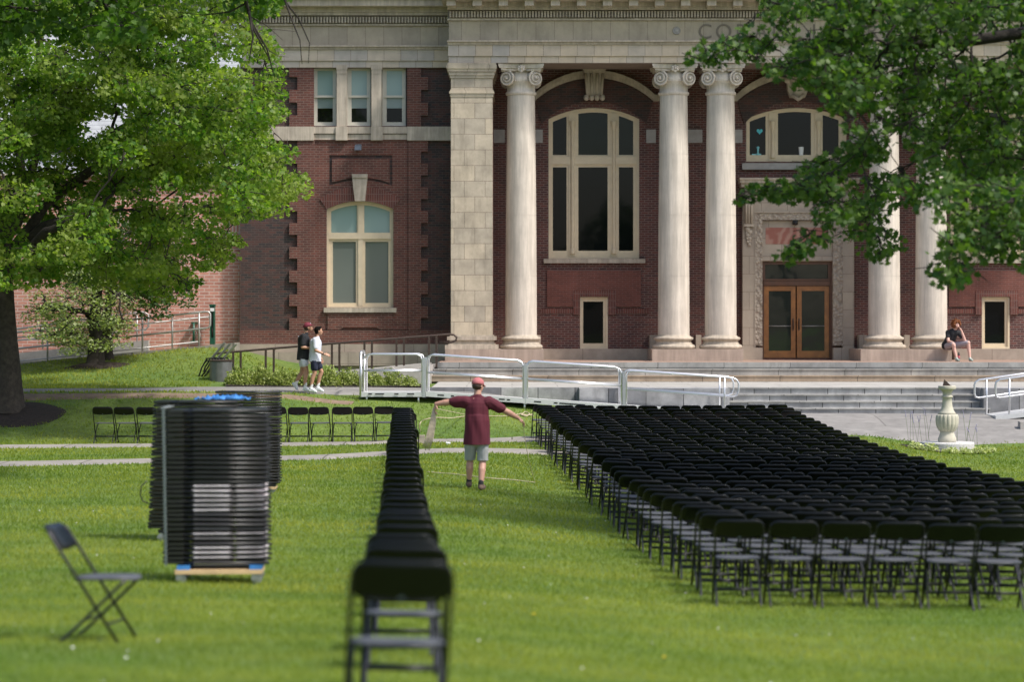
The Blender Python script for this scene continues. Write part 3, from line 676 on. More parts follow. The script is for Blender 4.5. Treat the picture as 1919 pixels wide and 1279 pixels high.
b = MB(); pbox(b, 1414, 1427, 400, 648, YR - .28, YR + .02, YR); pbox(b, 1559, 1577, 400, 648, YR - .28, YR + .02, YR); pbox(b, 1427, 1559, 400, 413, YR - .28, YR + .02, YR)
pbox(b, 1396, 1409, 428, 450, YR - .36, YR - .30, YR); pbox(b, 1400, 1406, 450, 462, YR - .35, YR - .30, YR); bp('carved_border', b, CARV)
b = MB()   # cornice over the door
for (e, y0, y1, o) in ((2, 336, 339, .72), (1, 339, 345, .66), (-2, 345, 352, .56), (-10, 352, 358, .40), (-11, 358, 366.8, .34)): pbox(b, 1384 - e, 1604 + e, y0 + .05, y1, YR - o, YR, YR)
for k in range(6): pbox(b, 1404 + 33 * k, 1421 + 33 * k, 352, 357.5, YR - .5, YR - .40, YR)
x = 1400
while x < 1590: pbox(b, x, x + 1.8, 362, 366, YR - .37, YR - .34, YR); x += 3.4
bp('door_cornice', b, STONE)
for c in (1401, 1589):
    b = MB(); pbox(b, c - 9, c + 9, 367, 379, YR - .5, YR - .3, YR); pbox(b, c - 11, c + 11, 372, 380, YR - .55, YR - .3, YR)
    pbox(b, c - 8, c + 8, 380, 421, YR - .40, YR - .3, YR); pbox(b, c - 10, c + 10, 421, 426, YR - .44, YR - .3, YR)
    for k in (-5, 0, 5): b.tube([(PX(c + k, YR), YR - .42, PZ(421, YR)), (PX(c + k, YR), YR - .45, PZ(390, YR)), (PX(c + k, YR), YR - .52, PZ(380, YR))], .04, 6)
    for k in range(5): b.sphere((PX(c + 2 * (k % 2 * 2 - 1), YR), YR - .33, PZ(430 + 6 * k, YR)), .09 - .011 * k, 7, 5)
    bp('console_bracket', b, STONE)
b = MB(); pbox(b, 1434, 1551, 427, 458, YR - .135, YR - .11, YR); bp('marble_panel', b, MARB)
b = MB(); c_ = [(1486, 415), (1493, 415)]; pbox(b, 1484, 1493, 413.5, 422, YR - .30, YR - .13, YR); b.sphere((PX(1488.5, YR), YR - .33, PZ(419, YR)), .07); bp('door_lamp', b, BLKM)
Yd = YR + .02
b = MB(); b.plate(q(rect(1427, 1559, 490, 673), YR), [q(rect(1434, 1552, 496, 523), YR), q(rect(1431.5, 1554.5, 536, 671.5), YR)], Yd, Yd + .16)
pbox(b, 1431, 1555, 527, 535, Yd - .03, Yd, YR); pbox(b, 1431, 1555, 523.5, 526, Yd - .05, Yd, YR); bp('door_frame', b, OAKD)
g = MB(); pbox(g, 1434, 1552, 496, 523, Yd + .08, Yd + .1, YR); bp('transom_pane', g, GLASSR)
for (x0, x1, hx) in ((1432, 1491.3, 1486.5), (1493.7, 1554, 1497.5)):
    b = MB(); b.plate(q(rect(x0, x1, 536.5, 671), YR), [q(rect(x0 + 9, x1 - 8.5, 545.5, 658), YR)], Yd + .03, Yd + .08)
    d = bp('door', b, OAK)
    g = MB(); pbox(g, x0 + 9, x1 - 8.5, 545.5, 658, Yd + .05, Yd + .06, YR); g.build('pane', GLASSR, d)
    g = MB(); g.tube([(PX(hx, YR), Yd - .03, PZ(617, YR)), (PX(hx, YR), Yd - .03, PZ(600, YR))], .016); pbox(g, hx - 1.2, hx + 1.2, 597, 620, Yd + .02, Yd + .03, YR); g.build('handle', BRONZE, d)
    g = MB(); g.tube([(PX(x0 + 9, YR), Yd + .02, PZ(611.5, YR)), (PX(x1 - 8.5, YR), Yd + .02, PZ(611.5, YR))], .014); g.build('push_bar', GALV, d)
# roof and porch ceiling
b = MB(); b.box(PX(XM, YF), PX(XR, YF), 73.3, 76.4, PZ(107, YF), PZ(106, YF)); bp('porch_ceiling', b, STONE)
b = MB(); b.box(PX(XL, YF), PX(XR, YF), 78, 95, 12.6, 13.4); bp('roof', b, SHING)
b = MB(); pbox(b, 668, 678, 272, 281, YW - .32, YW - .1, YW); b.hexa([Vector((PX(666, YW) + dx, YW - y, PZ(z, YW))) for dx, y, z in ((0, .40, 283), (.2, .40, 283), (.2, .2, 280), (0, .2, 280), (0, .36, 276), (.2, .36, 276), (.2, .2, 272), (0, .2, 272))])
bp('wall_lamp', b, plain('lamp_housing', (.13, .15, .18), .5))
# things in the window
hb = MB(); hp = []
for i in range(28):
    t = 2 * math.pi * i / 28; hp.append((PX(1424.5, YR) + .0095 * .62 * 16 * math.sin(t) ** 3, PZ(245.5, YR) + .0095 * .62 * (13 * math.cos(t) - 5 * math.cos(2 * t) - 2 * math.cos(3 * t) - math.cos(4 * t))))
hb.plate(hp, [], YR + .135, YR + .147); tag(hb.build('paper_heart', plain('cyan_paper', (.10, .55, .62), .7)), 'cyan paper heart stuck inside the left light of the window above the door', 'paper heart')
cb = MB(); cx = PX(1502, YR); cb.lathe([(.06, 0), (.085, .26), (.07, .26)], (cx, YR + .09, PZ(291, YR)), 12); 
tag(cb.build('cup', WHITE), 'white cup standing on the sill inside the window above the door', 'cup')
cb = MB(); cx = PX(1421, YR); z = PZ(290.3, YR); cb.lathe([(.05, 0), (.05, .05), (.025, .07), (.03, .2), (.06, .23), (.02, .27)], (cx, YR + .1, z), 10); cb.box(cx - .18, cx + .1, YR + .11, YR + .14, z, z + .04)
tag(cb.build('figurine', plain('cyan_plastic', (.25, .6, .65), .6)), 'small pale blue figurine on the sill below the paper heart', 'figurine')

# ------------------------------------------------------------------ deck, stairs, landing
def zb(z): return z
ZD = 1.60
st = MB(); xr = PX(2100, 69); xl = PX(820, 69)
st.box(xl, xr, 68.98, YR + .3, 1.0, ZD - .02); d_ = st.build('deck', GRAN); struct(d_)
st = MB(); st.box(xl + .02, xr, 69.35, YR + .1, ZD - .02, ZD + .004); struct(st.build('deck_paving', PAVER))
st = MB(); st.box(xl, xr, 68.96, 69.36, ZD - .14, ZD); struct(st.build('deck_edge', GRAN))
S1 = tag(bpy.data.objects.new('upper_steps', None), 'flight of three long weathered granite steps up to the porch', 'steps'); COL.objects.link(S1); S1.location = (3, 68.5, 1.06)
for (x0, x1, ya, yb_, z0, z1, mt) in ((812, 2100, 68.64, 68.97, 1.06, 1.42, GRAN), (803, 2100, 68.28, 68.63, 1.06, 1.24, GRAN3)):
    st = MB(); st.box(PX(x0, ya), PX(x1, ya), ya, yb_, z0, z1 - .03); st.box(PX(x0, ya), PX(x1, ya), ya - .025, yb_, z1 - .03, z1); st.build('step', mt, S1)
st = MB(); st.hexa([(PX(735, 67.9), 67.9, .9), (PX(806, 67.9), 67.9, .9), (PX(818, 69.6), 69.6, .9), (PX(735, 69.6), 69.6, .9),
                    (PX(735, 67.9), 67.9, PZ(700, 67.9)), (PX(806, 67.9), 67.9, PZ(686, 67.9)), (PX(818, 69.6), 69.6, PZ(682, 69.6)), (PX(735, 69.6), 69.6, PZ(690, 69.6))]); st.build('cheek_block', GREYST, S1)
st = MB(); st.box(PX(808, 62), PX(2300, 62), 62.0, 68.3, .3, 1.06); struct(st.build('landing', SLAB))
S2 = tag(bpy.data.objects.new('lower_steps', None), 'lower flight of blotchy grey granite steps behind the sundial', 'steps'); COL.objects.link(S2); S2.location = (8, 61.5, .4)
for i, z in enumerate((1.064, .895, .73, .565)):
    y0 = 61.95 - .36 * i
    st = MB(); x1 = PX(1838 + 6 * i, y0); x0 = PX(1366, y0)
    st.box(x0, x1, y0 + .02, y0 + .42, .3, z - .035); st.build('riser', GRANB, S2)
    st = MB(); st.box(x0, x1, y0 - .015, y0 + .42 if i == 0 else y0 + .37, z - .034, z); st.build('tread', GRAN, S2)
RW = MB(); RW.box(PX(1086, 60.9), PX(1367, 60.9), 60.87, 62.05, .3, 1.068); RW.box(PX(800, 61.6), PX(1086, 61.6), 61.7, 62.05, .3, 1.068)
tag(RW.build('retaining_wall', GRANB), 'low blotchy grey block wall behind the aluminium ramp', 'retaining wall')
RW = MB(); RW.box(PX(1842, 61), PX(2200, 61), 60.9, 62.0, .2, 1.068); RW.box(PX(1832, 61.5), PX(1842, 61.5), 61.2, 62, .3, 1.069)
tag(RW.build('retaining_wall', GRANB), 'low grey block wall right of the lower granite steps', 'retaining wall')
# wing ramp (side ramp to the porch) with bronze rail
st = MB(); YA, YB = 68.6, 70.6; x0, x1 = PX(437, 69.5), PX(845, 69.5)
st.hexa([(x0, YA, .6), (x1 - .6, YA, .6), (x1 - .6, YB, .6), (x0, YB, .6), (x0, YA, 1.05), (x1 - .6, YA, 1.58), (x1 - .6, YB, 1.58), (x0, YB, 1.05)]); 
struct(st.build('side_ramp', SLAB))
st = MB(); st.hexa([(PX(640, 68.3), 68.3, .6), (PX(800, 68.3), 68.3, .6), (PX(800, 68.3), 68.6, .6), (PX(640, 68.3), 68.6, .6), (PX(640, 68.3), 68.3, PZ(699, 68.3)), (PX(735, 68.3), 68.3, PZ(688, 68.3)), (PX(735, 68.3), 68.6, PZ(688, 68.3)), (PX(640, 68.3), 68.6, PZ(699, 68.3))])
struct(st.build('ramp_kerb', GREYST))
hr = thing('handrail', (PX(437, 68.7), 68.7, 1.05), 'dark bronze handrail of paired posts rising along the wing wall', 'handrail')
b = MB(); Yh = 68.7; a = lambda x, y: (PX(x, Yh), Yh, PZ(y, Yh))
b.tube([a(418, 679), a(403, 677), a(398, 671), a(402, 664), a(414, 662), a(437, 660), a(600, 646), a(843, 627), a(851, 628), a(856, 633), a(854, 639), a(845, 642), a(822, 642)], .032, 8)
b.tube([a(418, 679), a(437, 679)], .03, 8); b.build('rail', BRONZE, hr)
for x in (437, 451, 498, 513, 622, 636, 683, 697, 743, 757, 804, 818): 
    yt = 660 - (x - 437) * 33 / 406; zt = PZ(yt, Yh); b = MB(); X = PX(x, Yh); b.box(X - .03, X + .03, Yh - .03, Yh + .03, 1.0 + (x - 437) * .5 / 400, zt); b.build('post', BRONZE, hr)

# ------------------------------------------------------------------ far buildings
YA_ = 73.35; XA = PX(450, YW) - .02
FB = thing('brick_annex', (PX(300, 73.35), 73.35, 1.9), 'paler red brick annex wall set back left of the library', 'building')
b = MB(); b.box(-34, XA, YA_, 88, 1.0, PZ(452, YA_)); b.box(-34, XA, YA_, 88, PZ(410, YA_), PZ(330, YA_)); b.build('wall', FARB, FB)
b = MB(); b.box(-34, XA, YA_ - .02, 88, PZ(452, YA_) + .002, PZ(410, YA_) - .002); b.build('brick_band', FARS, FB)
b = MB(); b.box(-34.1, XA, YA_ - .2, 88.2, PZ(330, YA_), PZ(326, YA_)); b.build('coping', STONE, FB)
CH = thing('clapboard_house', (-20, 96, 1.4), 'white clapboard house glimpsed through the maple leaves', 'house')
b = MB(); b.box(-46, PX(474, 96), 96, 106, 1.0, 15.5); b.build('wall', CLAP, CH)
b = MB(); x0, x1 = -46.4, PX(474, 96) + .3; b.add([(x0, 95.6, 15.5), (x1, 95.6, 15.5), (x1, 106.4, 15.5), (x0, 106.4, 15.5), (x0, 101, 19), (x1, 101, 19)], [(0, 1, 5, 4), (2, 3, 4, 5), (0, 4, 3), (1, 2, 5), (3, 2, 1, 0)]); b.build('roof', SHING, CH)
for i in range(7):
    for z in (5.5, 10.5):
        x = -43 + i * 5; f = MB(); f.box(x - .75, x + .75, 95.9, 96.02, z - 1.1, z + 1.1); w_ = f.build('window', WHITE, CH)
        f = MB(); f.box(x - .6, x + .6, 95.87, 95.9, z - .95, z - .03); f.box(x - .6, x + .6, 95.87, 95.9, z + .03, z + .95); f.build('pane', GLASSD, w_)

# ------------------------------------------------------------------ concrete ramp with galvanised rails, far left
def lerp(a, b, t): return a + (b - a) * t
Yr_ = 71.3
RP = thing('concrete_ramp', (PX(200, Yr_), Yr_, 1.5), 'long concrete ramp edged with galvanised rails along the annex', 'ramp')
def rz(px, off=0): return PZ(lerp(686, 649, (px - 33) / (372 - 33)) - off, Yr_)
b = MB(); xa, xb = PX(-120, Yr_), PX(440, Yr_)
b.hexa([(xa, Yr_, .3), (xb, Yr_, .3), (xb, 72.6, .3), (xa, 72.6, .3), (xa, Yr_, rz(-120, 7)), (xb, Yr_, rz(385, 5)), (xb, 72.6, rz(385, 5)), (xa, 72.6, rz(-120, 7))]); b.build('slab', CONC, RP)
b = MB(); b.hexa([(PX(-60, 72.8), 72.8, .5), (PX(278, 72.8), 72.8, .5), (PX(278, 72.8), 73.05, .5), (PX(-60, 72.8), 73.05, .5), (PX(-60, 72.8), 72.8, PZ(671, 72.8)), (PX(278, 72.8), 72.8, PZ(638, 72.8)), (PX(278, 72.8), 73.05, PZ(638, 72.8)), (PX(-60, 72.8), 73.05, PZ(671, 72.8))]); b.build('kerb_wall', GREYST, RP)
b = MB(); P_ = lambda px, off: (PX(px, Yr_ + .1), Yr_ + .1, rz(px, off))
b.tube([P_(-120, 63), P_(385, 63), P_(391, 62), P_(394, 58), P_(394, 37), P_(391, 33), P_(385, 32), P_(-120, 32)], .03, 7)
b.tube([P_(-120, 53), P_(394, 53)], .022, 6); b.tube([P_(-120, 8), P_(373, 8)], .022, 6)
for x in (-60, 0, 89, 150, 210, 267, 323, 373): b.tube([P_(x, -3), P_(x, 62)], .028, 6)
b.build('railing', GALV, RP)
b = MB(); P2 = lambda px, y: (PX(px, 72.9), 72.9, PZ(y, 72.9))
b.tube([P2(-60, 630), P2(240, 588), P2(270, 586), P2(278, 590), P2(278, 612), P2(273, 618), P2(180, 627), P2(-60, 645)], .03, 7)
for x in (80, 140, 201, 257): b.tube([P2(x, 655), P2(x, 591 + (257 - x) * .13)], .024, 6)
b.build('railing', GALV, RP)

RS = thing('repair_post', (PX(398.5, 73.0), 73.0, PZ(645, 73.0)), 'tall green enamel bicycle repair post against the annex wall', 'repair stand')
z0 = PZ(646, 73.0); z1 = PZ(574, 73.0); X = PX(398.5, 73.0)
b = MB(); b.box(X - .075, X - .035, 72.9, 73.1, z0, z1); b.box(X + .035, X + .075, 72.9, 73.1, z0, z1); b.box(X - .034, X + .034, 73.0, 73.09, z0, z1); b.box(X - .034, X + .034, 72.9, 73.0, z0, z0 + .2); b.box(X - .09, X + .09, 72.88, 73.12, z1, z1 + .05); b.build('post', GREEN, RS)
b = MB(); b.box(X - .06, X + .06, 72.86, 72.9, z1 - .16, z1 - .06); b.build('plate', WHITE, RS)
b = MB(); b.tube([(X, 72.95, z1 - .3), (X + .01, 72.94, z0 + .5), (X - .01, 72.94, z0 + .4)], .012); b.tube([(X, 72.94, z0 + .5), (X + .01, 72.93, z0 + .25)], .022); b.build('tool', BRONZE, RS)
PM = thing('floor_pump', (PX(363, 73), 73, PZ(641, 73)), 'short green floor pump with a pale hose by the repair post', 'pump')
z0 = PZ(642, 73); z1 = PZ(606, 73); X = PX(363, 73); b = MB(); b.tube([(X, 73, z0), (X, 73, z1)], .035, 8); b.box(X - .1, X + .1, 73.07, 76.03, z1, z1 + .035); b.box(X - .08, X + .08, 72.9, 73.1, z0, z0 + .05); b.build('body', GREEN, PM)
b = MB(); b.tube([(X + .04, 73.07, z0 + .1), (X + .08, 73.05, z0 + .35), (X + .18, 73.05, z0 + .3), (X + .22, 73.05, z0 + .05)], .013, 5); b.build('hose', CONC, PM)

# ------------------------------------------------------------------ litter bin and tipped benches by the bronze rail
Yt = 66.0; X = PX(414, Yt); z0 = gz(X, Yt); zt = PZ(678, Yt)
T_ = thing('litter_bin', (X, Yt, z0), 'ribbed grey metal litter bin at the low end of the bronze handrail', 'litter bin')
b = MB(); b.smooth = True; n = 48; prof = []; r = PX(435, Yt) - X
vs = []
for k, z in enumerate((z0 - .05, zt)):
    for j in range(n): a = 2 * math.pi * j / n; rr = r * (1 - .03 * (j % 4 == 0)); vs.append((X + rr * math.cos(a), Yt + rr * math.sin(a), z))
b.add(vs, [(j, (j + 1) % n, n + (j + 1) % n, n + j) for j in range(n)]); b.build('body', plain('bin_steel', (.17, .175, .17), .4, .5), T_)
b = MB(); b.lathe([(r + .01, 0), (r + .02, .03), (r - .02, .05), (r - .09, .03), (r - .1, -.25)], (X, Yt, zt), 32); b.build('rim', BRONZE, T_)
BE = thing('tipped_benches', (PX(425, 67), 67, gz(PX(425, 67), 67)), 'dark slatted metal benches stacked and tipped up behind the litter bin', 'stacked benches')
for k in range(3):
    dx = -.16 * k
    b = MB()
    for s_ in range(9):   # slats run up to the right
        y = 66.6 + .075 * s_; b.hexa([(PX(377, 67) + dx + .62, y, PZ(672, 67) - .02), (PX(443, 67) + dx, y, PZ(645, 67) - .02 + .02 * k), (PX(443, 67) + dx, y + .045, PZ(645, 67) - .02 + .02 * k), (PX(377, 67) + dx + .62, y + .045, PZ(672, 67) - .02),
                                  (PX(377, 67) + dx + .62, y, PZ(672, 67)), (PX(443, 67) + dx, y, PZ(645, 67) + .02 * k), (PX(443, 67) + dx, y + .045, PZ(645, 67) + .02 * k), (PX(377, 67) + dx + .62, y + .045, PZ(672, 67))])
    b.build('slatted_seat', STEEL, BE)
    for y in (66.55, 67.3):
        b = MB(); x = PX(393, 67) + dx
        b.tube([(x - .42 + .2 * k, y, .95), (x + .15, y, PZ(690, 67)), (x + .30, y, PZ(672, 67)), (x + .45, y, PZ(671, 67)), (x + .60, y, PZ(682, 67)), (x + .72, y, 1.05)], .022, 6)
        b.tube([(x + .2, y, PZ(683, 67)), (x + .3, y, PZ(676, 67)), (x + .55, y, PZ(676, 67))], .02, 6); b.build('leg_frame', BLKM, BE)

# ------------------------------------------------------------------ aluminium ramp
Ya_, Yb_ = 59.3, 60.75
AR = thing('aluminium_ramp', (PX(797, Ya_), Ya_, .9), 'long modular aluminium ramp with looped handrails before the steps', 'ramp')
def dz(px): return PZ(736, Ya_) if px <= 797 else lerp(PZ(736, Ya_), .44, (px - 797) / (1430 - 797))
zP = dz(0)
b = MB(); b.box(PX(676, Ya_), PX(797, Ya_), Ya_, Yb_, zP - .11, zP); b.build('platform', DECK, AR)
secs = [(798, 984), (985.5, 1169), (1170.5, 1432)]
for (a0, a1) in secs:
    b = MB(); A, Bx = PX(a0, Ya_), PX(a1, Ya_); za, zb_ = dz(a0), dz(a1); th = .09 if a1 < 1400 else .02
    b.hexa([(A, Ya_, za - .09), (Bx, Ya_, zb_ - th), (Bx, Yb_, zb_ - th), (A, Yb_, za - .09), (A, Ya_, za), (Bx, Ya_, zb_), (Bx, Yb_, zb_), (A, Yb_, za)])
    b.hexa([(A, Ya_ - .015, za - .10), (Bx, Ya_ - .015, zb_ - th - .01), (Bx, Ya_, zb_ - th - .01), (A, Ya_, za - .10), (A, Ya_ - .015, za + .03), (Bx, Ya_ - .015, zb_ + .02), (Bx, Ya_, zb_ + .02), (A, Ya_, za + .03)])
    b.build('deck_panel', DECK, AR)
SL = MB()
for (a0, a1) in ((690, 697), (703, 720), (739, 747), (763, 776), (820, 832), (845, 851), (865, 882), (935, 946), (950, 956), (1001, 1014), (1038, 1045), (1048, 1097), (1126, 1138)):
    A, Bx = PX(a0, Ya_), PX(a1, Ya_); za, zb_ = dz(a0) - .04, dz(a1) - .04; y0 = Ya_ - .017
    SL.hexa([(A, y0 - .004, za - .014), (Bx, y0 - .004, zb_ - .014), (Bx, y0, zb_ - .014), (A, y0, za - .014), (A, y0 - .004, za + .014), (Bx, y0 - .004, zb_ + .014), (Bx, y0, zb_ + .014), (A, y0, za + .014)])
SL.build('slots', BLK, AR)
def hoop(b, pa, pb, za, zb_, Y, h, hm, r=.023, loop=False):
    A, Bx = PX(pa, Ya_), PX(pb, Ya_); c = .14; z = lambda x, o: lerp(za, zb_, (x - A) / (Bx - A)) + o
    pts = [(A, Y, z(A, -.02)), (A, Y, z(A, h - c)), (A + .04, Y, z(A, h - .04)), (A + c, Y, z(A + c, h))]
    if loop:
        ex = Bx + .35
        pts += [(ex - c, Y, z(ex - c, h)), (ex - .04, Y, z(ex, h - .05)), (ex, Y, z(ex, h - c)), (ex, Y, z(ex, hm + c)), (ex - .04, Y, z(ex, hm + .04)), (ex - c, Y, z(ex, hm)), (A, Y, z(A, hm))]
        b.tube(pts, r, 7); b.tube([(Bx, Y, z(Bx, -.02)), (Bx, Y, z(Bx, h))], r, 7)
    else:
        pts += [(Bx - c, Y, z(Bx - c, h)), (Bx - .04, Y, z(Bx, h - .04)), (Bx, Y, z(Bx, h - c)), (Bx, Y, z(Bx, -.02))]
        b.tube(pts, r, 7); b.tube([(A, Y, z(A, hm)), (Bx, Y, z(Bx, hm))], r * .85, 7)
for Y in (Ya_ + .03, Yb_ - .03):
    b = MB(); hoop(b, 681, 791, zP, zP, Y, .94, .53); b.build('railing', ALU, AR)
    for (a0, a1) in ((800, 981), (988, 1165)): b = MB(); hoop(b, a0, a1, dz(a0), dz(a1), Y, .94, .49); b.build('railing', ALU, AR)
    b = MB(); hoop(b, 1174, 1358, dz(1174), dz(1358), Y, .88, .42, loop=True); b.build('railing', ALU, AR)
    for x in (794.5, 984.5, 1169.5):
        b = MB(); X = PX(x, Ya_); b.box(X - .04, X + .04, Y - .04, Y + .04, dz(x) - .12, dz(x) + .85); b.build('post', ALU, AR)
b = MB(); X = PX(676, Ya_)
for y in (Ya_ + .03, Yb_ - .03): b.tube([(X, y, zP - .1), (X, y, zP + .95)], .035, 8)
b.tube([(X, Ya_ + .03, zP + .95), (X, Ya_ + .2, zP + 1.0), (X, Yb_ - .2, zP + 1.0), (X, Yb_ - .03, zP + .95)], .035, 8); b.build('end_railing', ALU, AR)
for x in (687, 784, 983):
    for Y in (Ya_ + .05, Yb_ - .05):
        X = PX(x, Ya_); b = MB(); b.tube([(X, Y, gz(X, Y) - .02), (X, Y, dz(x) - .1)], .028, 7); b.build('leg', ALU, AR)
# second ramp rising to the right
Yc_, Yd_ = 59.0, 60.3
A2 = thing('aluminium_ramp', (PX(1880, Yc_), Yc_, .5), 'aluminium ramp with paired looped rails cut off by the right edge', 'ramp')
b = MB(); xa, xb = PX(1866, Yc_), PX(2150, Yc_); b.hexa([(xa, Yc_, .33), (xb, Yc_, .75), (xb, Yd_, .75), (xa, Yd_, .33), (xa, Yc_, .44), (xb, Yc_, .95), (xb, Yd_, .95), (xa, Yd_, .44)]); b.build('deck_panel', DECK, A2)
for Y, x0, xs2 in ((Yc_ + .03, 1866, (1892, 2000, 2120)), (Yd_ - .03, 1845, (1868, 1980, 2100))):
    b = MB(); z = lambda px, o: .44 + (PX(px, Yc_) - xa) * .136 + o; X_ = lambda px: PX(px, Yc_)
    b.tube([(X_(2150), Y, z(2150, .9)), (X_(x0 + 9), Y, z(x0 + 9, .88)), (X_(x0 + 2), Y, z(x0, .84)), (X_(x0), Y, z(x0, .76)), (X_(x0), Y, z(x0, .55)), (X_(x0 + 2), Y, z(x0, .46)), (X_(x0 + 9), Y, z(x0 + 9, .43)), (X_(2150), Y, z(2150, .45))], .028, 7)
    for x in xs2: b.tube([(X_(x), Y, z(x, -.05)), (X_(x), Y, z(x, .9))], .026, 7)
    b.build('railing', ALU, A2)
# small grey stone by the right edge, box and paper by the man
b = MB(); X, Y = PX(1917, 57.5), 57.5; b.box(X - .06, X + .5, Y, Y + .3, gz(X, Y) - .05, gz(X, Y) + .22); tag(b.build('stone_post', GREYST), 'short pale stone block at the edge of the forecourt, right frame edge', 'stone block')

# ------------------------------------------------------------------ sundial in its flower bed
Ys = 54.5; X = PX(1775, Ys); zg = gz(X, Ys)
SD = thing('sundial', (X, Ys, zg), 'cast stone baluster sundial on a speckled round base', 'sundial'); k_ = Ys / F
zd = PZ(829, Ys)
b = MB(); b.smooth = False; b.lathe([(.60, zg - .1 - zd), (.61, -.03), (.595, -.0)], (X, Ys, zd), 40); b.build('base_disc', GRDISC, SD)
def pr(l): return [(w * k_ / 2, (829 - y) * k_) for w, y in l]
b = MB(); b.smooth = True; b.lathe(pr([(33, 829), (34, 826), (34, 822), (31, 819), (28, 815), (26, 812), (27, 809)]), (X, Ys, zd), 32)
b.lathe(pr([(27, 809), (33, 806), (39, 800), (42, 793), (42.5, 786), (41, 780), (38, 777)]), (X, Ys, zd), 96, lobes=16, amp=.09)
b.lathe(pr([(36, 777), (29, 773), (24, 769), (20, 762), (18, 754), (17, 746), (21, 745), (21, 743), (17, 742), (16, 738), (19, 734), (24, 731), (32, 730), (33, 729), (33, 724.5), (32, 723.5)]), (X, Ys, zd), 32); b.build('pedestal', PEDST, SD)
zt = zd + (829 - 723.5) * k_; b = MB(); b.add([(X - .1, Ys - .004, zt), (X + .09, Ys - .004, zt), (X - .07, Ys - .004, zt + .15), (X - .1, Ys + .004, zt), (X + .09, Ys + .004, zt), (X - .07, Ys + .004, zt + .15)], [(0, 1, 2), (5, 4, 3), (0, 2, 5, 3), (1, 4, 5, 2), (0, 3, 4, 1)]); b.lathe([(.1, 0), (.1, .012)], (X, Ys, zt), 16); b.build('gnomon', BRONZE, SD)
b = MB(); n = 40; vs = [(X, Ys, zg + .03)] 
for j in range(n): a = 2 * math.pi * j / n; rr = 1.02 + .05 * math.sin(5 * a); x, y = X + rr * math.cos(a), Ys + rr * .9 * math.sin(a); vs.append((x, y, gz(x, y) + .02))
b.add(vs, [(0, 1 + j, 1 + (j + 1) % n) for j in range(n)]); struct(b.build('flower_bed_soil', MULCH))
SDX, SDY = X, Ys

# ------------------------------------------------------------------ plants and trees
LM1 = leafmat('maple_leaf', (.052, .135, .013), (.195, .290, .036), .52, cc=(.23, .28, .055))
LM2 = leafmat('near_maple_leaf', (.034, .088, .015), (.110, .180, .032), .46)
LM3 = leafmat('dogwood_leaf', (.16, .22, .07), (.42, .46, .24), .4)
LM4 = leafmat('dark_leaf', (.035, .090, .014), (.09, .17, .022), .45)
LM5 = leafmat('shrub_leaf', (.16, .21, .05), (.34, .38, .12), .3)
LM6 = leafmat('variegated_leaf', (.30, .36, .14), (.62, .62, .36), .3)
LM7 = leafmat('deep_leaf', (.03, .065, .018), (.07, .125, .028), .4)
maple = []
for a, r in ((90, 1.0), (72, .55), (62, .62), (48, .85), (35, .42), (20, .55), (8, .72), (-10, .35), (-40, .42), (-75, .25), (-90, .35), (-105, .25), (-140, .42), (-170, .35), (172, .72), (160, .55), (145, .42), (132, .85), (118, .62), (108, .55)):
    maple.append((r * .6 * math.cos(R(a)), r * .6 * math.sin(R(a)) + .1, -.12 * abs(math.cos(R(a))) * r))
MAPLE = (maple, [tuple(range(20))])
m5 = [(0, -.45, 0), (.35, -.2, -.08), (.5, .2, -.12), (.12, .18, 0), (0, .6, -.05), (-.12, .18, 0), (-.5, .2, -.12), (-.35, -.2, -.08)]
MAPLE5 = (m5, [tuple(range(8))])
OVAL = ([(0, -.5, 0), (.24, -.1, .05), (.2, .25, .03), (0, .55, -.05), (-.2, .25, .03), (-.24, -.1, .05)], [tuple(range(6))])
BLADE = ([(-.5, 0, 0), (.5, 0, 0), (.12, .1, 1)], [(0, 1, 2)])
def limb(b, p0, p1, r0, r1, n=6, wob=.12, seg=5):
    p0, p1 = Vector(p0), Vector(p1); L = (p1 - p0).length; pts = []; rs = []
    for i in range(seg + 1):
        t = i / seg; p = p0.lerp(p1, t); w = wob * L * math.sin(t * math.pi)
        p += Vector((random.uniform(-w, w), random.uniform(-w, w), random.uniform(-w, w) * .6 + .25 * w)); pts.append(p); rs.append(r0 + (r1 - r0) * t)
    b.tube(pts, rs, n); return pts
def spray(cl, nper, sig, twig=None, trunk_pts=None):
    """leaf positions about clump centres: flattened layered clouds"""
    out = []
    for (c, r) in cl:
        n = int(nper * (r ** 2)); d = rng.normal(size=(n, 3)); d /= np.linalg.norm(d, axis=1)[:, None]
        rad = r * (.25 + .75 * rng.random(n) ** .5); p = d * rad[:, None] * np.array([1.15, 1.15, .62]); p[:, 2] += -.25 * r * ((p[:, 0] ** 2 + p[:, 1] ** 2) / (r * r)) 
        out.append(p + np.array(c))
    return np.concatenate(out)
def inpoly(x, y, P):
    c = False; j = len(P) - 1
    for i in range(len(P)):
        if (P[i][1] > y) != (P[j][1] > y) and x < (P[j][0] - P[i][0]) * (y - P[i][1]) / (P[j][1] - P[i][1]) + P[i][0]: c = not c
        j = i
    return c
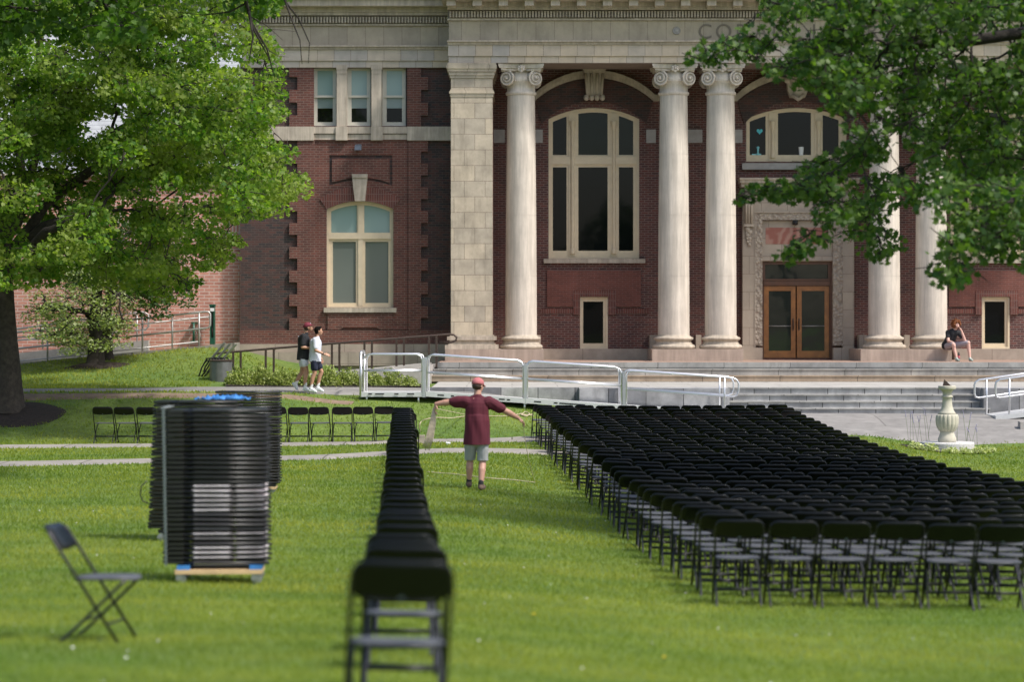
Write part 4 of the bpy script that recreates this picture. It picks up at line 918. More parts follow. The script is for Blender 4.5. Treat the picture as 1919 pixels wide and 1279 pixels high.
def tree(name, base, label, cat, trunk, clumps, nper, lsize, leaf, lmat, bark, r0, forks, group=None, up=.55, lean=None, bare=None, twigr=.02, lr=.045):
    T = thing(name, base, label, cat, group)
    b = MB(); b.smooth = True; pts = [Vector(p) for p in trunk]; n = len(pts)
    rs = [r0 * (1.35 if i == 0 else 1.0) * (1 - .45 * i / (n - 1)) for i in range(n)]; rs[0] = r0 * 1.4
    # ribbed trunk
    P = []; RR = []
    for i in range(n - 1):
        for k in range(5):
            t = k / 5; P.append(pts[i].lerp(pts[i + 1], t)); RR.append(rs[i] + (rs[i + 1] - rs[i]) * (t if i else t ** .4))
    P.append(pts[-1]); RR.append(rs[-1]); m = 20; vs = []
    for i, p in enumerate(P):
        for j in range(m):
            a = 2 * math.pi * j / m; rr = RR[i] * (1 + .07 * math.sin(5 * a + i * .25) + .05 * math.sin(9 * a - i * .3) + random.uniform(-.02, .02)); vs.append((p.x + rr * math.cos(a), p.y + rr * math.sin(a), p.z))
    b.add(vs, [(i * m + j, i * m + (j + 1) % m, (i + 1) * m + (j + 1) % m, (i + 1) * m + j) for i in range(len(P) - 1) for j in range(m)])
    b.build('trunk', bark, T)
    lb = MB(); lb.smooth = True; nodes = [(pts[-1], rs[-1] * .7), (pts[max(0, n - 2)], rs[-1] * .8)]
    mains = []
    for f in forks:
        o = min(pts, key=lambda p: (p - Vector(f)).length if p.z < f[2] + 1 else 99); a = limb(lb, o, f, rs[-1] * .62, .07, 8, .07, 7); mains += [(p, .07) for p in a[2:]]
    mains = mains or nodes
    NP = [tuple(k[0]) for k in mains]; NA = np.zeros((len(mains) + len(clumps), 3)); NA[:len(NP)] = NP; dep = [0] * len(NP); cnt = len(NP)
    order = sorted(clumps, key=lambda k: min((Vector(k[0]) - m_[0]).length for m_ in mains))
    for (c, r) in order:
        c = Vector(c); dd_ = np.linalg.norm(NA[:cnt] - np.array(c), axis=1) + .12 * np.array(dep); i_ = int(dd_.argmin()); o = Vector(NA[i_]); dp = dep[i_] + 1
        a = limb(lb, o, c, max(.006, lr * .72 ** (dp - 1)), max(.005, lr * .72 ** dp), 5, .12, 5); NA[cnt] = c; dep.append(dp); cnt += 1
        for k in range(5):
            e = c + Vector((random.gauss(0, r * .6), random.gauss(0, r * .6), random.gauss(0, r * .3))); limb(lb, a[3] if k % 2 else a[4], e, twigr * .7, .005, 4, .1, 3)
    if bare:
        for path in bare: lb.tube(path[0], [path[1] * (1 - .8 * i / (len(path[0]) - 1)) for i in range(len(path[0]))], 5)
    lb.build('limbs', bark, T)
    pos = spray(clumps, nper, 1); N = len(pos)
    bulk('crown', leaf[0], leaf[1], pos, rand_rot(N, up, lean), lsize * (.6 + .7 * rng.random(N)), lmat, T, base)
    return T
def clumps_in(poly, d0, d1, n, r0, r1, mind, keep=None):
    xs_ = [p[0] for p in poly]; ys_ = [p[1] for p in poly]; out = []; tries = 0
    while len(out) < n and tries < n * 60:
        tries += 1; x = random.uniform(min(xs_), max(xs_)); y = random.uniform(min(ys_), max(ys_))
        if not inpoly(x, y, poly): continue
        d = random.uniform(d0, d1); p = Vector((PX(x, d), d, PZ(y, d))); r = random.uniform(r0, r1)
        if keep and not keep(x, y, d): continue
        if any((p - q_[0]).length < mind for q_ in out): continue
        out.append((p, r))
    return [(tuple(p), r) for p, r in out]
# big maple on the left (trunk at the frame edge)
mb = (PX(8, 58), 58.0, gz(PX(8, 58), 58) - .05)
PO1 = [(-260, -160), (505, -120), (505, 20), (490, 90), (470, 150), (500, 195), (515, 250), (505, 300), (540, 335), (530, 370), (465, 385), (440, 440), (395, 485), (345, 500), (300, 528), (235, 535), (190, 500), (120, 490), (60, 525), (-40, 520), (-300, 540)]
TIP = [(505, 60), (520, 140), (545, 240), (548, 300), (568, 330), (560, 365), (520, 380), (480, 395), (460, 450), (420, 500), (330, 560), (290, 560), (400, 470), (450, 400), (500, 330), (490, 200), (480, 100)]
cl = clumps_in(TIP, 56, 60, 60, .16, .3, .25)
cl += clumps_in([(60, 120), (330, 150), (340, 320), (80, 330)], 55, 61, 46, .34, .55, .36)
cl += clumps_in(PO1, 53.5, 63, 520, .36, .68, .44)
tree('maple_tree', mb, 'big spreading maple with fresh yellow green leaves at the left edge', 'tree',
     [(mb[0], 58, mb[2]), (mb[0] + .03, 58, 1.6), (mb[0] - .02, 58, 3.0), (mb[0] - .05, 58, 4.2)], cl, 820, .112, MAPLE5, LM1, BARK, .40,
     [(-13.6, 58.5, 8.5), (-10.6, 57.4, 8.2), (-8.4, 58.4, 6.6), (-11.8, 60, 11), (-9.6, 56.2, 5.4), (-7.4, 59.5, 9.5), (-12.5, 55.5, 6)], lean=np.array([.25, -.45, 0]))
# dogwood and dark shrub tree behind it
db = (PX(178, 69.5), 69.5, gz(PX(178, 69.5), 69.5) - .05)
PO2 = [(50, 600), (60, 560), (100, 520), (150, 490), (235, 500), (270, 570), (235, 590), (228, 640), (190, 650), (130, 655), (80, 640)]
tree('dogwood_tree', db, 'small dogwood with pale cream green leaves behind the maple trunk', 'tree',
     [(db[0], 69.5, db[2]), (db[0] + .03, 69.5, 2.2), (db[0], 69.5, 3.0), (db[0] + .1, 69.5, 3.9)], clumps_in(PO2, 67.6, 71, 75, .30, .5, .34), 800, .095, OVAL, LM3, BARKD, .24,
     [(db[0] + .9, 69, 3.6), (db[0] - 1.3, 69.2, 3.2), (db[0] - .8, 70.3, 4.1), (db[0] + .6, 70, 4.3)], up=1.2)
PO3 = [(80, 400), (300, 400), (345, 470), (335, 560), (290, 580), (240, 560), (160, 520), (80, 500)]
tb = (PX(200, 70.4), 70.4, gz(PX(200, 70.4), 70.4) - .05)
tree('dark_tree', tb, 'deep green small tree standing between the dogwood and the annex', 'tree',
     [(tb[0], 70.4, tb[2]), (tb[0], 70.4, 2.8), (tb[0] + .1, 70.4, 4.0)], clumps_in(PO3, 69.0, 71.6, 60, .42, .62, .46), 520, .13, OVAL, LM7, BARKD, .16,
     [(tb[0] + 1.6, 70.4, 4.4), (tb[0] - 1, 70.4, 4.8), (tb[0] + .4, 71, 5.3)], up=.6)
# nearer tree whose dark crown and dead twigs hang in at the top left
nb = (-10.5, 40.0, gz(-10.5, 40) - .05)
PO4 = [(-250, -160), (560, -160), (545, -20), (520, 12), (455, 14), (430, -20), (300, -10), (268, 60), (225, 70), (150, 62), (60, 40), (-40, 90), (-250, 80)]
def W3(x, y, d): return (PX(x, d), d, PZ(y, d))
bare = [([W3(455, -40, 40), W3(462, 8, 40), W3(475, 55, 40), W3(505, 110, 40.2)], .045), ([W3(466, 20, 40), W3(474, 70, 39.8), W3(466, 118, 39.7)], .030),
        ([W3(470, 40, 40), W3(500, 90, 40.3), W3(515, 146, 40.4)], .027), ([W3(530, -10, 39), W3(548, 40, 39), W3(562, 75, 39), W3(566, 120, 39.1)], .022),
        ([W3(533, 0, 39), W3(560, 35, 39.2), W3(580, 80, 39.2), W3(578, 118, 39.3)], .019), ([W3(500, 92, 40.2), W3(522, 105, 40.3), W3(541, 107, 40.4)], .010),
        ([W3(462, 5, 40), W3(430, 22, 40.2), W3(380, 28, 40.3), W3(330, 22, 40.5)], .02), ([W3(468, 30, 40), W3(500, 48, 40), W3(530, 75, 40)], .012)]
tree('maple_tree', nb, 'nearer tree whose dark green crown and dead twigs hang in at top left', 'tree',
     [(-10.5, 40, nb[2]), (-10.5, 40, 3), (-10.2, 40, 6), (-9.6, 40, 8.6)], clumps_in(PO4, 37.5, 42, 78, .4, .65, .42), 560, .14, MAPLE5, LM4, BARKD, .38,
     [(-5.0, 40, 8.9), (-7.5, 39, 9.2), (-8, 41, 8.6)], bare=bare)
# near maple on the right
rb = (13.5, 33.0, gz(13.5, 33) - .05)
PO5 = [(1500, -140), (1500, 20), (1500, 110), (1560, 180), (1590, 220), (1580, 290), (1530, 320), (1530, 370), (1570, 410), (1540, 455), (1610, 440), (1650, 455), (1690, 425), (1720, 350), (1790, 350), (1930, 380), (2300, 420), (2300, -140)]
cl = clumps_in(PO5, 30.5, 36.5, 570, .14, .36, .22, keep=lambda x, y, d: random.random() < (1.0 if x > 1800 or y < 160 else (.85 if y < 300 else .6)))
EDGE = [(1500, -40), (1500, 120), (1545, 175), (1480, 150), (1400, 115), (1350, 108), (1345, 70), (1400, 45), (1440, 5), (1430, -40)]
cl += clumps_in(EDGE, 31, 34, 34, .10, .20, .16)
EDG2 = [(1540, 300), (1470, 335), (1425, 350), (1440, 378), (1500, 365), (1545, 400), (1500, 450), (1480, 470), (1540, 470), (1570, 400), (1550, 330)]
cl += clumps_in(EDG2, 31, 33, 30, .10, .19, .14)
cl += [(W3(x, y, 31.5), r) for x, y, r in ((1318, 92, .2), (1335, 112, .17), (1300, 108, .13), (1370, 90, .25), (1400, 365, .17), (1425, 352, .2), (1392, 372, .12), (1480, 478, .2), (1505, 470, .2), (1645, 478, .17), (1650, 465, .2), (1470, 20, .3), (1455, 45, .25))]
PO6 = [(1760, 340), (1775, 440), (1765, 520), (1790, 545), (1812, 520), (1815, 470), (1850, 440), (1870, 490), (1885, 470), (1900, 450), (1940, 500), (1990, 480), (1990, 330)]
cl += clumps_in(PO6, 28.0, 30, 46, .16, .3, .2)
tree('maple_tree', rb, 'near maple with large lobed dark green leaves reaching in from the right', 'tree',
     [(13.5, 33, rb[2]), (13.5, 33, 2.5), (13.2, 33, 4.5), (12.6, 33, 6.2)], cl, 900, .125, MAPLE, LM2, BARKD, .34,
     [(8.6, 32, 5.6), (7.0, 33.5, 6.5), (9.5, 35, 6.8), (7.8, 31, 4.4), (5.0, 32, 6.4), (8.0, 29.4, 4.0)], lean=np.array([0, -.5, 0]), twigr=.014, lr=.020)

def blob_plant(name, c, rx, ry, h, n, size, leaf, mat, label, cat, group, stems=6, up=.6):
    T = thing(name, c, label, cat, group)
    b = MB(); b.smooth = True
    for k in range(stems): a = random.uniform(0, 6.28); b.tube([(c[0], c[1], c[2] - .03), (c[0] + rx * .3 * math.cos(a), c[1] + ry * .3 * math.sin(a), c[2] + h * .5), (c[0] + rx * .65 * math.cos(a), c[1] + ry * .65 * math.sin(a), c[2] + h * .8)], [.012, .008, .003], 4)
    b.build('stems', BARKD, T)
    p = rng.normal(size=(n, 3)); p /= np.linalg.norm(p, axis=1)[:, None]; p *= (rng.random(n) ** .4)[:, None]; p[:, 2] = np.abs(p[:, 2])
    lump = 1 + .35 * np.sin(p[:, 0] * 7 + c[0] * 9) * np.cos(p[:, 1] * 6 + c[0]) ; p = p * np.array([rx, ry, h]) * np.stack([np.ones(n), np.ones(n), lump], 1) + np.array(c) + np.array([0, 0, .02])
    bulk('foliage', leaf[0], leaf[1], p, rand_rot(n, up), size * (.6 + .8 * rng.random(n)), mat, T, c); return T
bed = MB(); vs = []
for i in range(40):
    x = lerp(PX(425, 64.3), PX(800, 64.3), i / 39); vs += [(x, 63.8, gz(x, 63.8) + .035), (x, 66.6, gz(x, 66.6) + .02)]
bed.add(vs, [(2 * i, 2 * i + 2, 2 * i + 3, 2 * i + 1) for i in range(39)]); struct(bed.build('planting_bed', MULCH))
shr = [(448, 30, 'leftmost shrub of the bed, at the foot of the handrail'), (488, 34, 'second shrub from the left end of the bed'), (528, 28, 'shrub just left of the walker in the black shirt'),
       (566, 26, 'shrub half hidden behind the walkers\' legs'), (612, 34, 'tall shrub just right of the walker in the white shirt'), (652, 28, 'shrub just left of the aluminium platform'),
       (694, 26, 'shrub behind the left end of the aluminium platform'), (736, 30, 'shrub with brown stems seen through the platform railing'), (768, 16, 'smallest shrub, at the right end of the bed')]
for i, (px, hh, lab) in enumerate(shr):
    Y = 64.6 + .3 * (i % 2); X = PX(px, Y); blob_plant('low_shrub', (X, Y, gz(X, Y)), .42 if i < 8 else .25, .4, hh * Y / F * 1.0, 1700 if i < 7 else 900, .07, OVAL, LM5, lab, 'shrub', 'low shrubs in the bed beside the path')
# flower bed round the sundial
fl = [(-.78, -.45, .17, 'pale clump at the left end of the sundial bed'), (-.5, -.72, .2, 'bushy pale clump front left of the sundial base'), (-.1, -.86, .16, 'pale clump in front of the sundial base'), (.25, -.84, .15, 'low pale clump front right of the sundial base'),
      (.58, -.68, .18, 'yellowish clump at the right front of the sundial bed'), (.86, -.4, .13, 'pale clump at the right end of the sundial bed')]
for dx, dy, h, lab in fl: blob_plant('ground_plant', (SDX + dx, SDY + dy, gz(SDX + dx, SDY + dy)), .20, .16, h * .8, 320, .055, OVAL, LM6, lab, 'plant', 'pale leafy plants round the sundial', 3)
VIO = plain('violet_petal', (.33, .30, .46), .7)
for (dx, h, lab, g) in ((-.72, .62, 'left cluster of thin violet wildflower stems beside the sundial', 5), (-.42, .72, 'leaning violet wildflower stems just left of the sundial', 4), (.42, .74, 'tall violet wildflower stems just right of the sundial', 5), (.66, .5, 'short violet wildflower stems at the right of the sundial', 3)):
    T = thing('wildflower', (SDX + dx, SDY + .35, gz(SDX, SDY)), lab, 'wildflower', 'violet wildflowers round the sundial'); b = MB()
    for k in range(g):
        f = MB()
        x = SDX + dx + random.uniform(-.12, .12); y = SDY + .35 + random.uniform(-.2, .2); z = gz(x, y); hh = h * random.uniform(.75, 1.1) + .15; tx = random.uniform(-.14, .14)
        b.tube([(x, y, z), (x + tx * .4, y, z + hh * .5), (x + tx, y, z + hh)], .003, 4)
        for j in range(4): f.sphere((x + tx * (1 - .08 * j) + random.uniform(-.008, .008), y, z + hh * (1 - .05 * j)), .011, 5, 4, (1, 1, 1.5))
        f.build('flower_head', VIO, T)
    b.build('stems', LM4, T)
# mulch rings
for (cx, cy, rx, ry, nm) in ((mb[0] + .35, 57.7, 1.15, .9, 'mulch_ring'), (db[0] + .1, 69.3, .95, .6, 'mulch_ring')):
    b = MB(); n = 30; vs = [(cx, cy, gz(cx, cy) + .10)]
    for rr in (.6, 1): 
        for j in range(n): a = 2 * math.pi * j / n; x = cx + rx * rr * (1 + .06 * math.sin(4 * a)) * math.cos(a); y = cy + ry * rr * math.sin(a); vs.append((x, y, gz(x, y) + (.07 if rr < 1 else .0)))
    b.add(vs, [(0, 1 + j, 1 + (j + 1) % n) for j in range(n)] + [(1 + j, 1 + n + j, 1 + n + (j + 1) % n, 1 + (j + 1) % n) for j in range(n)]); b.smooth = True; struct(b.build(nm, MULCH))

# ------------------------------------------------------------------ lawn grass (one object of stuff)
def blades(d0, d1, dens, h, w):
    xr = lambda d: 1010 * d / F + 1.2
    area = (xr(d0) + xr(d1)) * (d1 - d0); n = int(area * dens); y = d0 + (d1 - d0) * rng.random(n); x = (rng.random(n) * 2 - 1) * (xr(d0) + (xr(d1) - xr(d0)) * (y - d0) / (d1 - d0))
    ok = np.ones(n, bool); jit = rng.uniform(.86, 1.0, n)
    for (P, w2) in AVOID:
        if P[0][1] > 57.6 and P.shape[0] and abs(P[:, 1].mean() - 59.1) < .25 and w2.max() < .7: w_ = w2 * .55
        else: w_ = w2
        for s_ in range(0, len(P)): ok &= (x - P[s_, 0]) ** 2 + (y - P[s_, 1]) ** 2 > (w_[s_] * jit) ** 2
    ok &= ~((y > 60.7) & (x > -3.2)); ok &= (x - SDX) ** 2 + ((y - SDY) / .9) ** 2 > 1.0; ok &= ~((y > 59.2) & (x > -3.8)); ok &= ~((y > 63.7) & (y < 67) & (x > -8.1))
    ok &= ((x - mb[0] - .35) / 1.05) ** 2 + ((y - 57.7) / .8) ** 2 > 1; ok &= ~(y > 71.25)
    x = x[ok]; y = y[ok]; n = len(x); z = ground(x, y) - .004
    r = rand_rot(n, 2.2); hh = h * (.55 + .8 * rng.random(n)); 
    # anisotropic blade: scale handled by template times per-blade height
    return x, y, z, r, hh, w / h
allg = []
for (d0, d1, dens, h, w) in ((10.5, 16, 2600, .040, .005), (16, 22, 1900, .042, .006), (22, 30, 1000, .045, .009), (30, 42, 480, .05, .014), (42, 58.9, 230, .055, .022), (58.9, 74, 130, .07, .03)):
    allg.append(blades(d0, d1, dens, h, w))
vs = []; 
for (x, y, z, r, hh, ar) in allg:
    t = np.array([(-.5 * ar, 0, 0), (.5 * ar, 0, 0), (0, 0, 1.0)]); v = np.einsum('nij,kj->nki', r, t) * hh[:, None, None]; v[:, 2, 0] += .35 * hh * rng.normal(size=len(x)); v += np.stack([x, y, z], 1)[:, None, :]; vs.append(v)
V = np.concatenate(vs); n = len(V); me = bpy.data.meshes.new('grass'); me.vertices.add(n * 3); me.vertices.foreach_set('co', V.reshape(-1).astype(np.float32))
me.loops.add(n * 3); me.loops.foreach_set('vertex_index', np.arange(n * 3, dtype=np.int32)); me.polygons.add(n); me.polygons.foreach_set('loop_start', np.arange(0, n * 3, 3, dtype=np.int32)); me.polygons.foreach_set('loop_total', np.full(n, 3, np.int32))
me.materials.append(GRASS); me.update(calc_edges=True); g_ = bpy.data.objects.new('grass', me); COL.objects.link(g_)
tag(g_, 'short green mown lawn grass', 'grass', kind='stuff'); print('grass blades', n)
# clover heads and dandelions
CLV = plain('clover_white', (.7, .7, .66), .8); DND = plain('dandelion_yellow', (.75, .55, .03), .7)
n = 110; d = 13 + 42 * rng.random(n) ** 1.1; x = (rng.random(n) * 2 - 1) * 960 * d / F; z = ground(x, d) + .035
k_ = OVAL[0]; bulk_ = bulk('clover', [(-.5, -.5, 0), (.5, -.5, 0), (.5, .5, 0), (-.5, .5, 0), (0, 0, .5)], [(0, 1, 4), (1, 2, 4), (2, 3, 4), (3, 0, 4)], np.stack([x, d, z], 1), rand_rot(n, 3), .009 + .008 * rng.random(n), CLV); tag(bulk_, 'tiny white clover heads scattered in the lawn', 'clover', kind='stuff')
for (px, py, lab) in ((1000, 1164, 'yellow dandelion on the open lawn left of the front chairs'), (1244, 1247, 'yellow dandelion near the bottom edge of the picture')):
    d = gy(px, py); X = PX(px, d); T = thing('dandelion', (X, d, gz(X, d)), lab, 'dandelion'); b = MB(); b.lathe([(.004, 0), (.004, .05)], (X, d, gz(X, d)), 5); b.build('stalk', LM4, T)
    b = MB(); b.lathe([(.004, .045), (.012, .052), (.010, .06), (.003, .062)], (X, d, gz(X, d)), 12); b.build('flower_head', DND, T)

# ------------------------------------------------------------------ folding chairs
def frame_pt(t): return Vector((0, -.30 + .51 * t, .80 * (1 - t)))     # along the back-to-front-foot tube
def chair_parts():
    out = []
    # backrest
    b = MB(); b.smooth = True; nu, nv = 22, 6; vs = []
    ax = (frame_pt(.205) - frame_pt(0)); L = ax.length; dn = ax.normalized(); nrm = Vector((0, -dn.z, dn.y)) * -1  # towards the rear
    nrm = Vector((0, dn.z, -dn.y)); 
    if nrm.y > 0: nrm = -nrm
    def bp_(u, v, off):
        ex = .217 * u; e = 0
        top = .010 * u * u + (0.0 if abs(u) < .62 else .070 * (1 - math.sqrt(max(0, 1 - ((abs(u) - .62) / .38) ** 2))))
        bot = -.012 * math.cos(u * math.pi / 2) * -1 if abs(u) < .85 else -.04 * ((abs(u) - .85) / .15) ** 2
        s_ = top + (L + bot - top) * v
        p = frame_pt(0) + dn * s_ + nrm * (off + .022 * (1 - u * u)); p.x = ex; return p
    for off in (.011, -.006):
        for j in range(nv + 1):
            v = j / nv
            for i in range(nu + 1):
                u = -1 + 2 * i / nu; vs.append(bp_(u, v, off * (1 if 0 < j < nv and 0 < i < nu else .45)))
    W_ = nu + 1; o = W_ * (nv + 1); fs = []
    for j in range(nv):
        for i in range(nu):
            a = j * W_ + i; fs.append((a, a + 1, a + W_ + 1, a + W_)); fs.append((o + a, o + a + W_, o + a + W_ + 1, o + a + 1))
    for i in range(nu): fs.append((i, o + i, o + i + 1, i + 1)); a = nv * W_ + i; fs.append((a, a + 1, o + a + 1, o + a))
    for j in range(nv): a = j * W_; fs.append((a, a + W_, o + a + W_, o + a)); a = j * W_ + nu; fs.append((a, o + a, o + a + W_, a + W_))
    b.add(vs, fs); b.k = 1; c = bp_(0, .86, .0125)
    b.add([c + Vector((-.02, 0, -.008)) + nrm * .003, c + Vector((.02, 0, -.008)) + nrm * .003, c + Vector((0, 0, .012)) + nrm * .003], [(0, 1, 2)])
    out.append(('backrest', b, [BLK, EMB]))
    # seat
    b = MB(); b.smooth = True; nr, na = 5, 28; vs = []
    for off in (0, -.026):
        for k in range(nr + 1):
            rr = k / nr
            for j in range(na):
                a = 2 * math.pi * j / na; cx, sy = math.cos(a), math.sin(a); m = (abs(cx) ** 4 + abs(sy) ** 4) ** -.25
                x = .198 * rr * cx * m; y = .205 * rr * sy * m; x *= 1 - .06 * (y / .2)
                z = .445 + off - .012 * (1 - rr ** 2) * (off == 0) - (.008 if k == nr and off == 0 else 0) - .014 * max(0, (y - .12) / .09) ** 2
                vs.append((x, y + .085, z))
    fs = []; o = na * (nr + 1)
    for k in range(nr):
        for j in range(na):
            a = k * na + j; c = k * na + (j + 1) % na
            fs.append((a, a + na, c + na, c) if k else (a + na, c + na, a)); fs.append((o + a, o + c, o + c + na, o + a + na) if k else (o + a, o + c + na, o + a + na))
    for j in range(na): a = nr * na + j; c = nr * na + (j + 1) % na; fs.append((a, o + a, o + c, c))
    b.add(vs, fs); out.append(('seat', b, SEATM))
    for s_ in (-1, 1):
        b = MB(); p0, p1 = frame_pt(.01), frame_pt(1); b.tube([frame_pt(.045) + Vector((s_ * .190, 0, 0)), frame_pt(.08) + Vector((s_ * .206, 0, 0)), frame_pt(.15) + Vector((s_ * .212, 0, 0)), p1 + Vector((s_ * .212, 0, .0))], .0110, 7); out.append(('leg', b, BLKM))
        b = MB(); b.tube([(s_ * .165, .25, .42), (s_ * .185, .215, .385), (s_ * .196, .12, .295), (s_ * .196, -.12, .075), (s_ * .198, -.19, .02), (s_ * .198, -.205, 0)], .011, 7); out.append(('leg', b, GLEG))
    for (y, z, w, r) in ((frame_pt(.84).y, frame_pt(.84).z, .22, .008), (-.035, .155, .195, .008), (frame_pt(.47).y, frame_pt(.47).z, .22, .007)):
        b = MB(); b.tube([(-w, y, z), (w, y, z)], r, 6); out.append(('crossbar', b, BLKM))
    return out
GLEG = plain('grey_leg_metal', (.016, .017, .020), .4, .2, var=.15, spec=.6)
CP = chair_parts()
proto = thing('folding_chair', (0, 0, 0), 'x', 'folding chair')
for nme, b, mt in CP: b.build(nme, mt, proto)
NUM = 'first second third fourth fifth sixth seventh eighth ninth tenth eleventh twelfth thirteenth fourteenth fifteenth sixteenth seventeenth eighteenth nineteenth twentieth'.split()
def ordw(n): 
    if n <= 20: return NUM[n - 1]
    if n < 30: return 'twenty-' + NUM[n - 21]
    if n == 30: return 'thirtieth'
    if n < 40: return 'thirty-' + NUM[n - 31]
    return 'fortieth'
yl = [761, 768, 774, 779, 783, 790, 793, 802, 807, 811, 816, 824, 830, 836, 840, 845.5, 849, 855, 865, 869, 879, 885.5, 895.5, 902, 912, 923, 928, 935, 940, 949, 959, 966, 973, 982]
CH_ = []    # (distance, x, y, rot, label, group)
NR = 34
for k in range(NR):
    d = 55.7 - 1.0 * k; s_ = F / d; x0 = 2.99 - .0015 * k - 0 ; pitch = .495 - .03 * math.sin(min(k, 33) / 33 * math.pi)
    xl0 = (757 - 959.5) / s_ + x0 + .23 + random.uniform(-.05, .05)
    n = 12; dj = random.uniform(-.05, .05)
    for i in range(n):
        x = xl0 + i * pitch + random.uniform(-.012, .012); y = d + random.uniform(-.06, .06) + dj
        if 959.5 + (x - .22) * F / y > 1917: break
        rk = NR - k
        CH_.append((y, x, y, R(random.gauss(0, 3.2)), 'black folding chair, %s from the left end of the %s row from the front' % (ordw(i + 1), ordw(rk)), 'chairs in the big right-hand block'))
# right-hand labels: rows are counted from the row nearest the viewer
AI = [(10.8, 739), (13.3, 753), (15.0, 752.5), (16.2, 750), (17.6, 757)]
y = 19.2
for px in (758, 757, 760, 756, 759, 757, 753, 758, 757, 755, 760, 757, 756, 758, 755, 757, 754, 757, 757, 757, 760, 757, 755, 757, 758, 757, 758, 760, 757, 758, 756): AI.append((y, px)); y += 1.13
for i, (d, px) in enumerate(AI):
    lab = 'blurred nearest black folding chair at the front of the centre column' if i == 0 else 'black folding chair, %s from the front of the single centre column' % ordw(i + 1)
    CH_.append((d, PX(px, d), d, R(random.gauss(0, 2)), lab, 'chairs in the single centre column'))
for i in range(14):
    d = 54.4; px = 196 + 40.5 * i
    CH_.append((d, PX(px, d), d + random.uniform(-.02, .02), R(random.gauss(0, 1.2)), 'black folding chair, %s from the left of the far row on the lawn' % ordw(i + 1), 'chairs in the far left row'))
CH_.append((16.9, PX(182, 16.9), 16.9, R(-90 - 7), 'lone black folding chair seen from the side, facing right', None))
block = sorted([c for c in CH_ if c[5] and 'block' in c[5]], key=lambda c: c[0]); rest = [c for c in CH_ if not (c[5] and 'block' in c[5])]
solo = rest + block[:300 - len(rest)]; mass = block[300 - len(rest):]; print('chairs', len(solo), 'mass', len(mass))
def tilt_rot(x, y, rz, s=.25):
    """stand the chair on the slope"""
    n = Vector(((gz(x - s, y) - gz(x + s, y)) * .35, (gz(x, y - s) - gz(x, y + s)) * .8, 2 * s)).normalized()
    return (Vector((0, 0, 1)).rotation_difference(n)).to_matrix().to_4x4() @ Matrix.Rotation(rz, 4, 'Z')
for j, (d, x, y, rz, lab, grp) in enumerate(solo):
    o = proto if j == 0 else copy_tree(proto)
    o['label'] = lab
    if grp: o['group'] = grp
    elif 'group' in o: del o['group']
    o.location = (x, y, gz(x, y)); o.rotation_euler = (tilt_rot(x, y, rz) @ Matrix.Rotation(random.gauss(0, .012), 4, 'X') @ Matrix.Rotation(random.gauss(0, .008), 4, 'Y')).to_euler(); o.scale = (1.05,) * 3
mats_ = [BLK, EMB, SEATM, BLKM, GLEG]; mm = {BLK.name: 0, EMB.name: 1, SEATM.name: 2, BLKM.name: 3, GLEG.name: 4}
big = MB()
for (d, x, y, rz, lab, grp) in mass:
    M = Matrix.Translation((x, y, gz(x, y))) @ tilt_rot(x, y, rz) @ Matrix.Scale(1.05, 4)
    for nme, b, mt in CP:
        o = len(big.v); big.v.extend([tuple(M @ Vector(v)) for v in b.v]); big.f.extend([[i + o for i in f] for f in b.f]); big.sm.extend(b.sm)
        big.m.extend([mm[(mt if not isinstance(mt, list) else mt[k]).name] for k in b.m])
if mass: tag(big.build('folding_chairs', mats_), 'mass of black folding chairs in the farthest rows of the block', 'folding chairs', kind='stuff')

# ------------------------------------------------------------------ stacks of folded chairs on dollies
DBACK = plain('folded_back', (.014, .014, .015), .3, var=.2, spec=.6)
def folded_parts():
    out = []; b = MB()
    for y in (-.215, .215): b.tube([(-.50, y, .018), (.50, y, .018)], .013, 7)
    for y in (-.185, .185): b.tube([(-.46, y, .030), (.30, y, .022)], .010, 6)
    out.append(('frame', b, BLKM))
    b = MB(); b.smooth = False
    def slab(x0, x1, y0, y1, z0, z1, c=.03): 
        P = [(x0 + c, y0), (x1 - c, y0), (x1, y0 + c), (x1, y1 - c), (x1 - c, y1), (x0 + c, y1), (x0, y1 - c), (x0, y0 + c)]
        return [(x, y, z0) for x, y in P] + [(x, y, z1) for x, y in P], [tuple(range(8))[::-1], tuple(range(8, 16))] + [(i, (i + 1) % 8, 8 + (i + 1) % 8, 8 + i) for i in range(8)]
    b.add(*slab(-.25, .145, -.226, .226, .012, .034)); b.add(*slab(.17, .47, -.222, .222, .013, .033)); out.append(('seat', b, None))
    b = MB(); b.add(*slab(-.52, -.28, -.232, .232, .010, .036, .05)); out.append(('backrest', b, DBACK)); return out
DSEAT = plain('folded_dark_seat', (.022, .021, .024), .35, var=.3, spec=.5); FP = folded_parts(); fproto = {}
for key, sm_ in (('dark', DSEAT), ('pale', GLINT)):  # pale copy: same black seat with the sun glint painted on
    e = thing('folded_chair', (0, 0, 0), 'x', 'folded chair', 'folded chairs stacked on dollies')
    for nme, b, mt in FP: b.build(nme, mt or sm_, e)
    fproto[key] = [e, False]
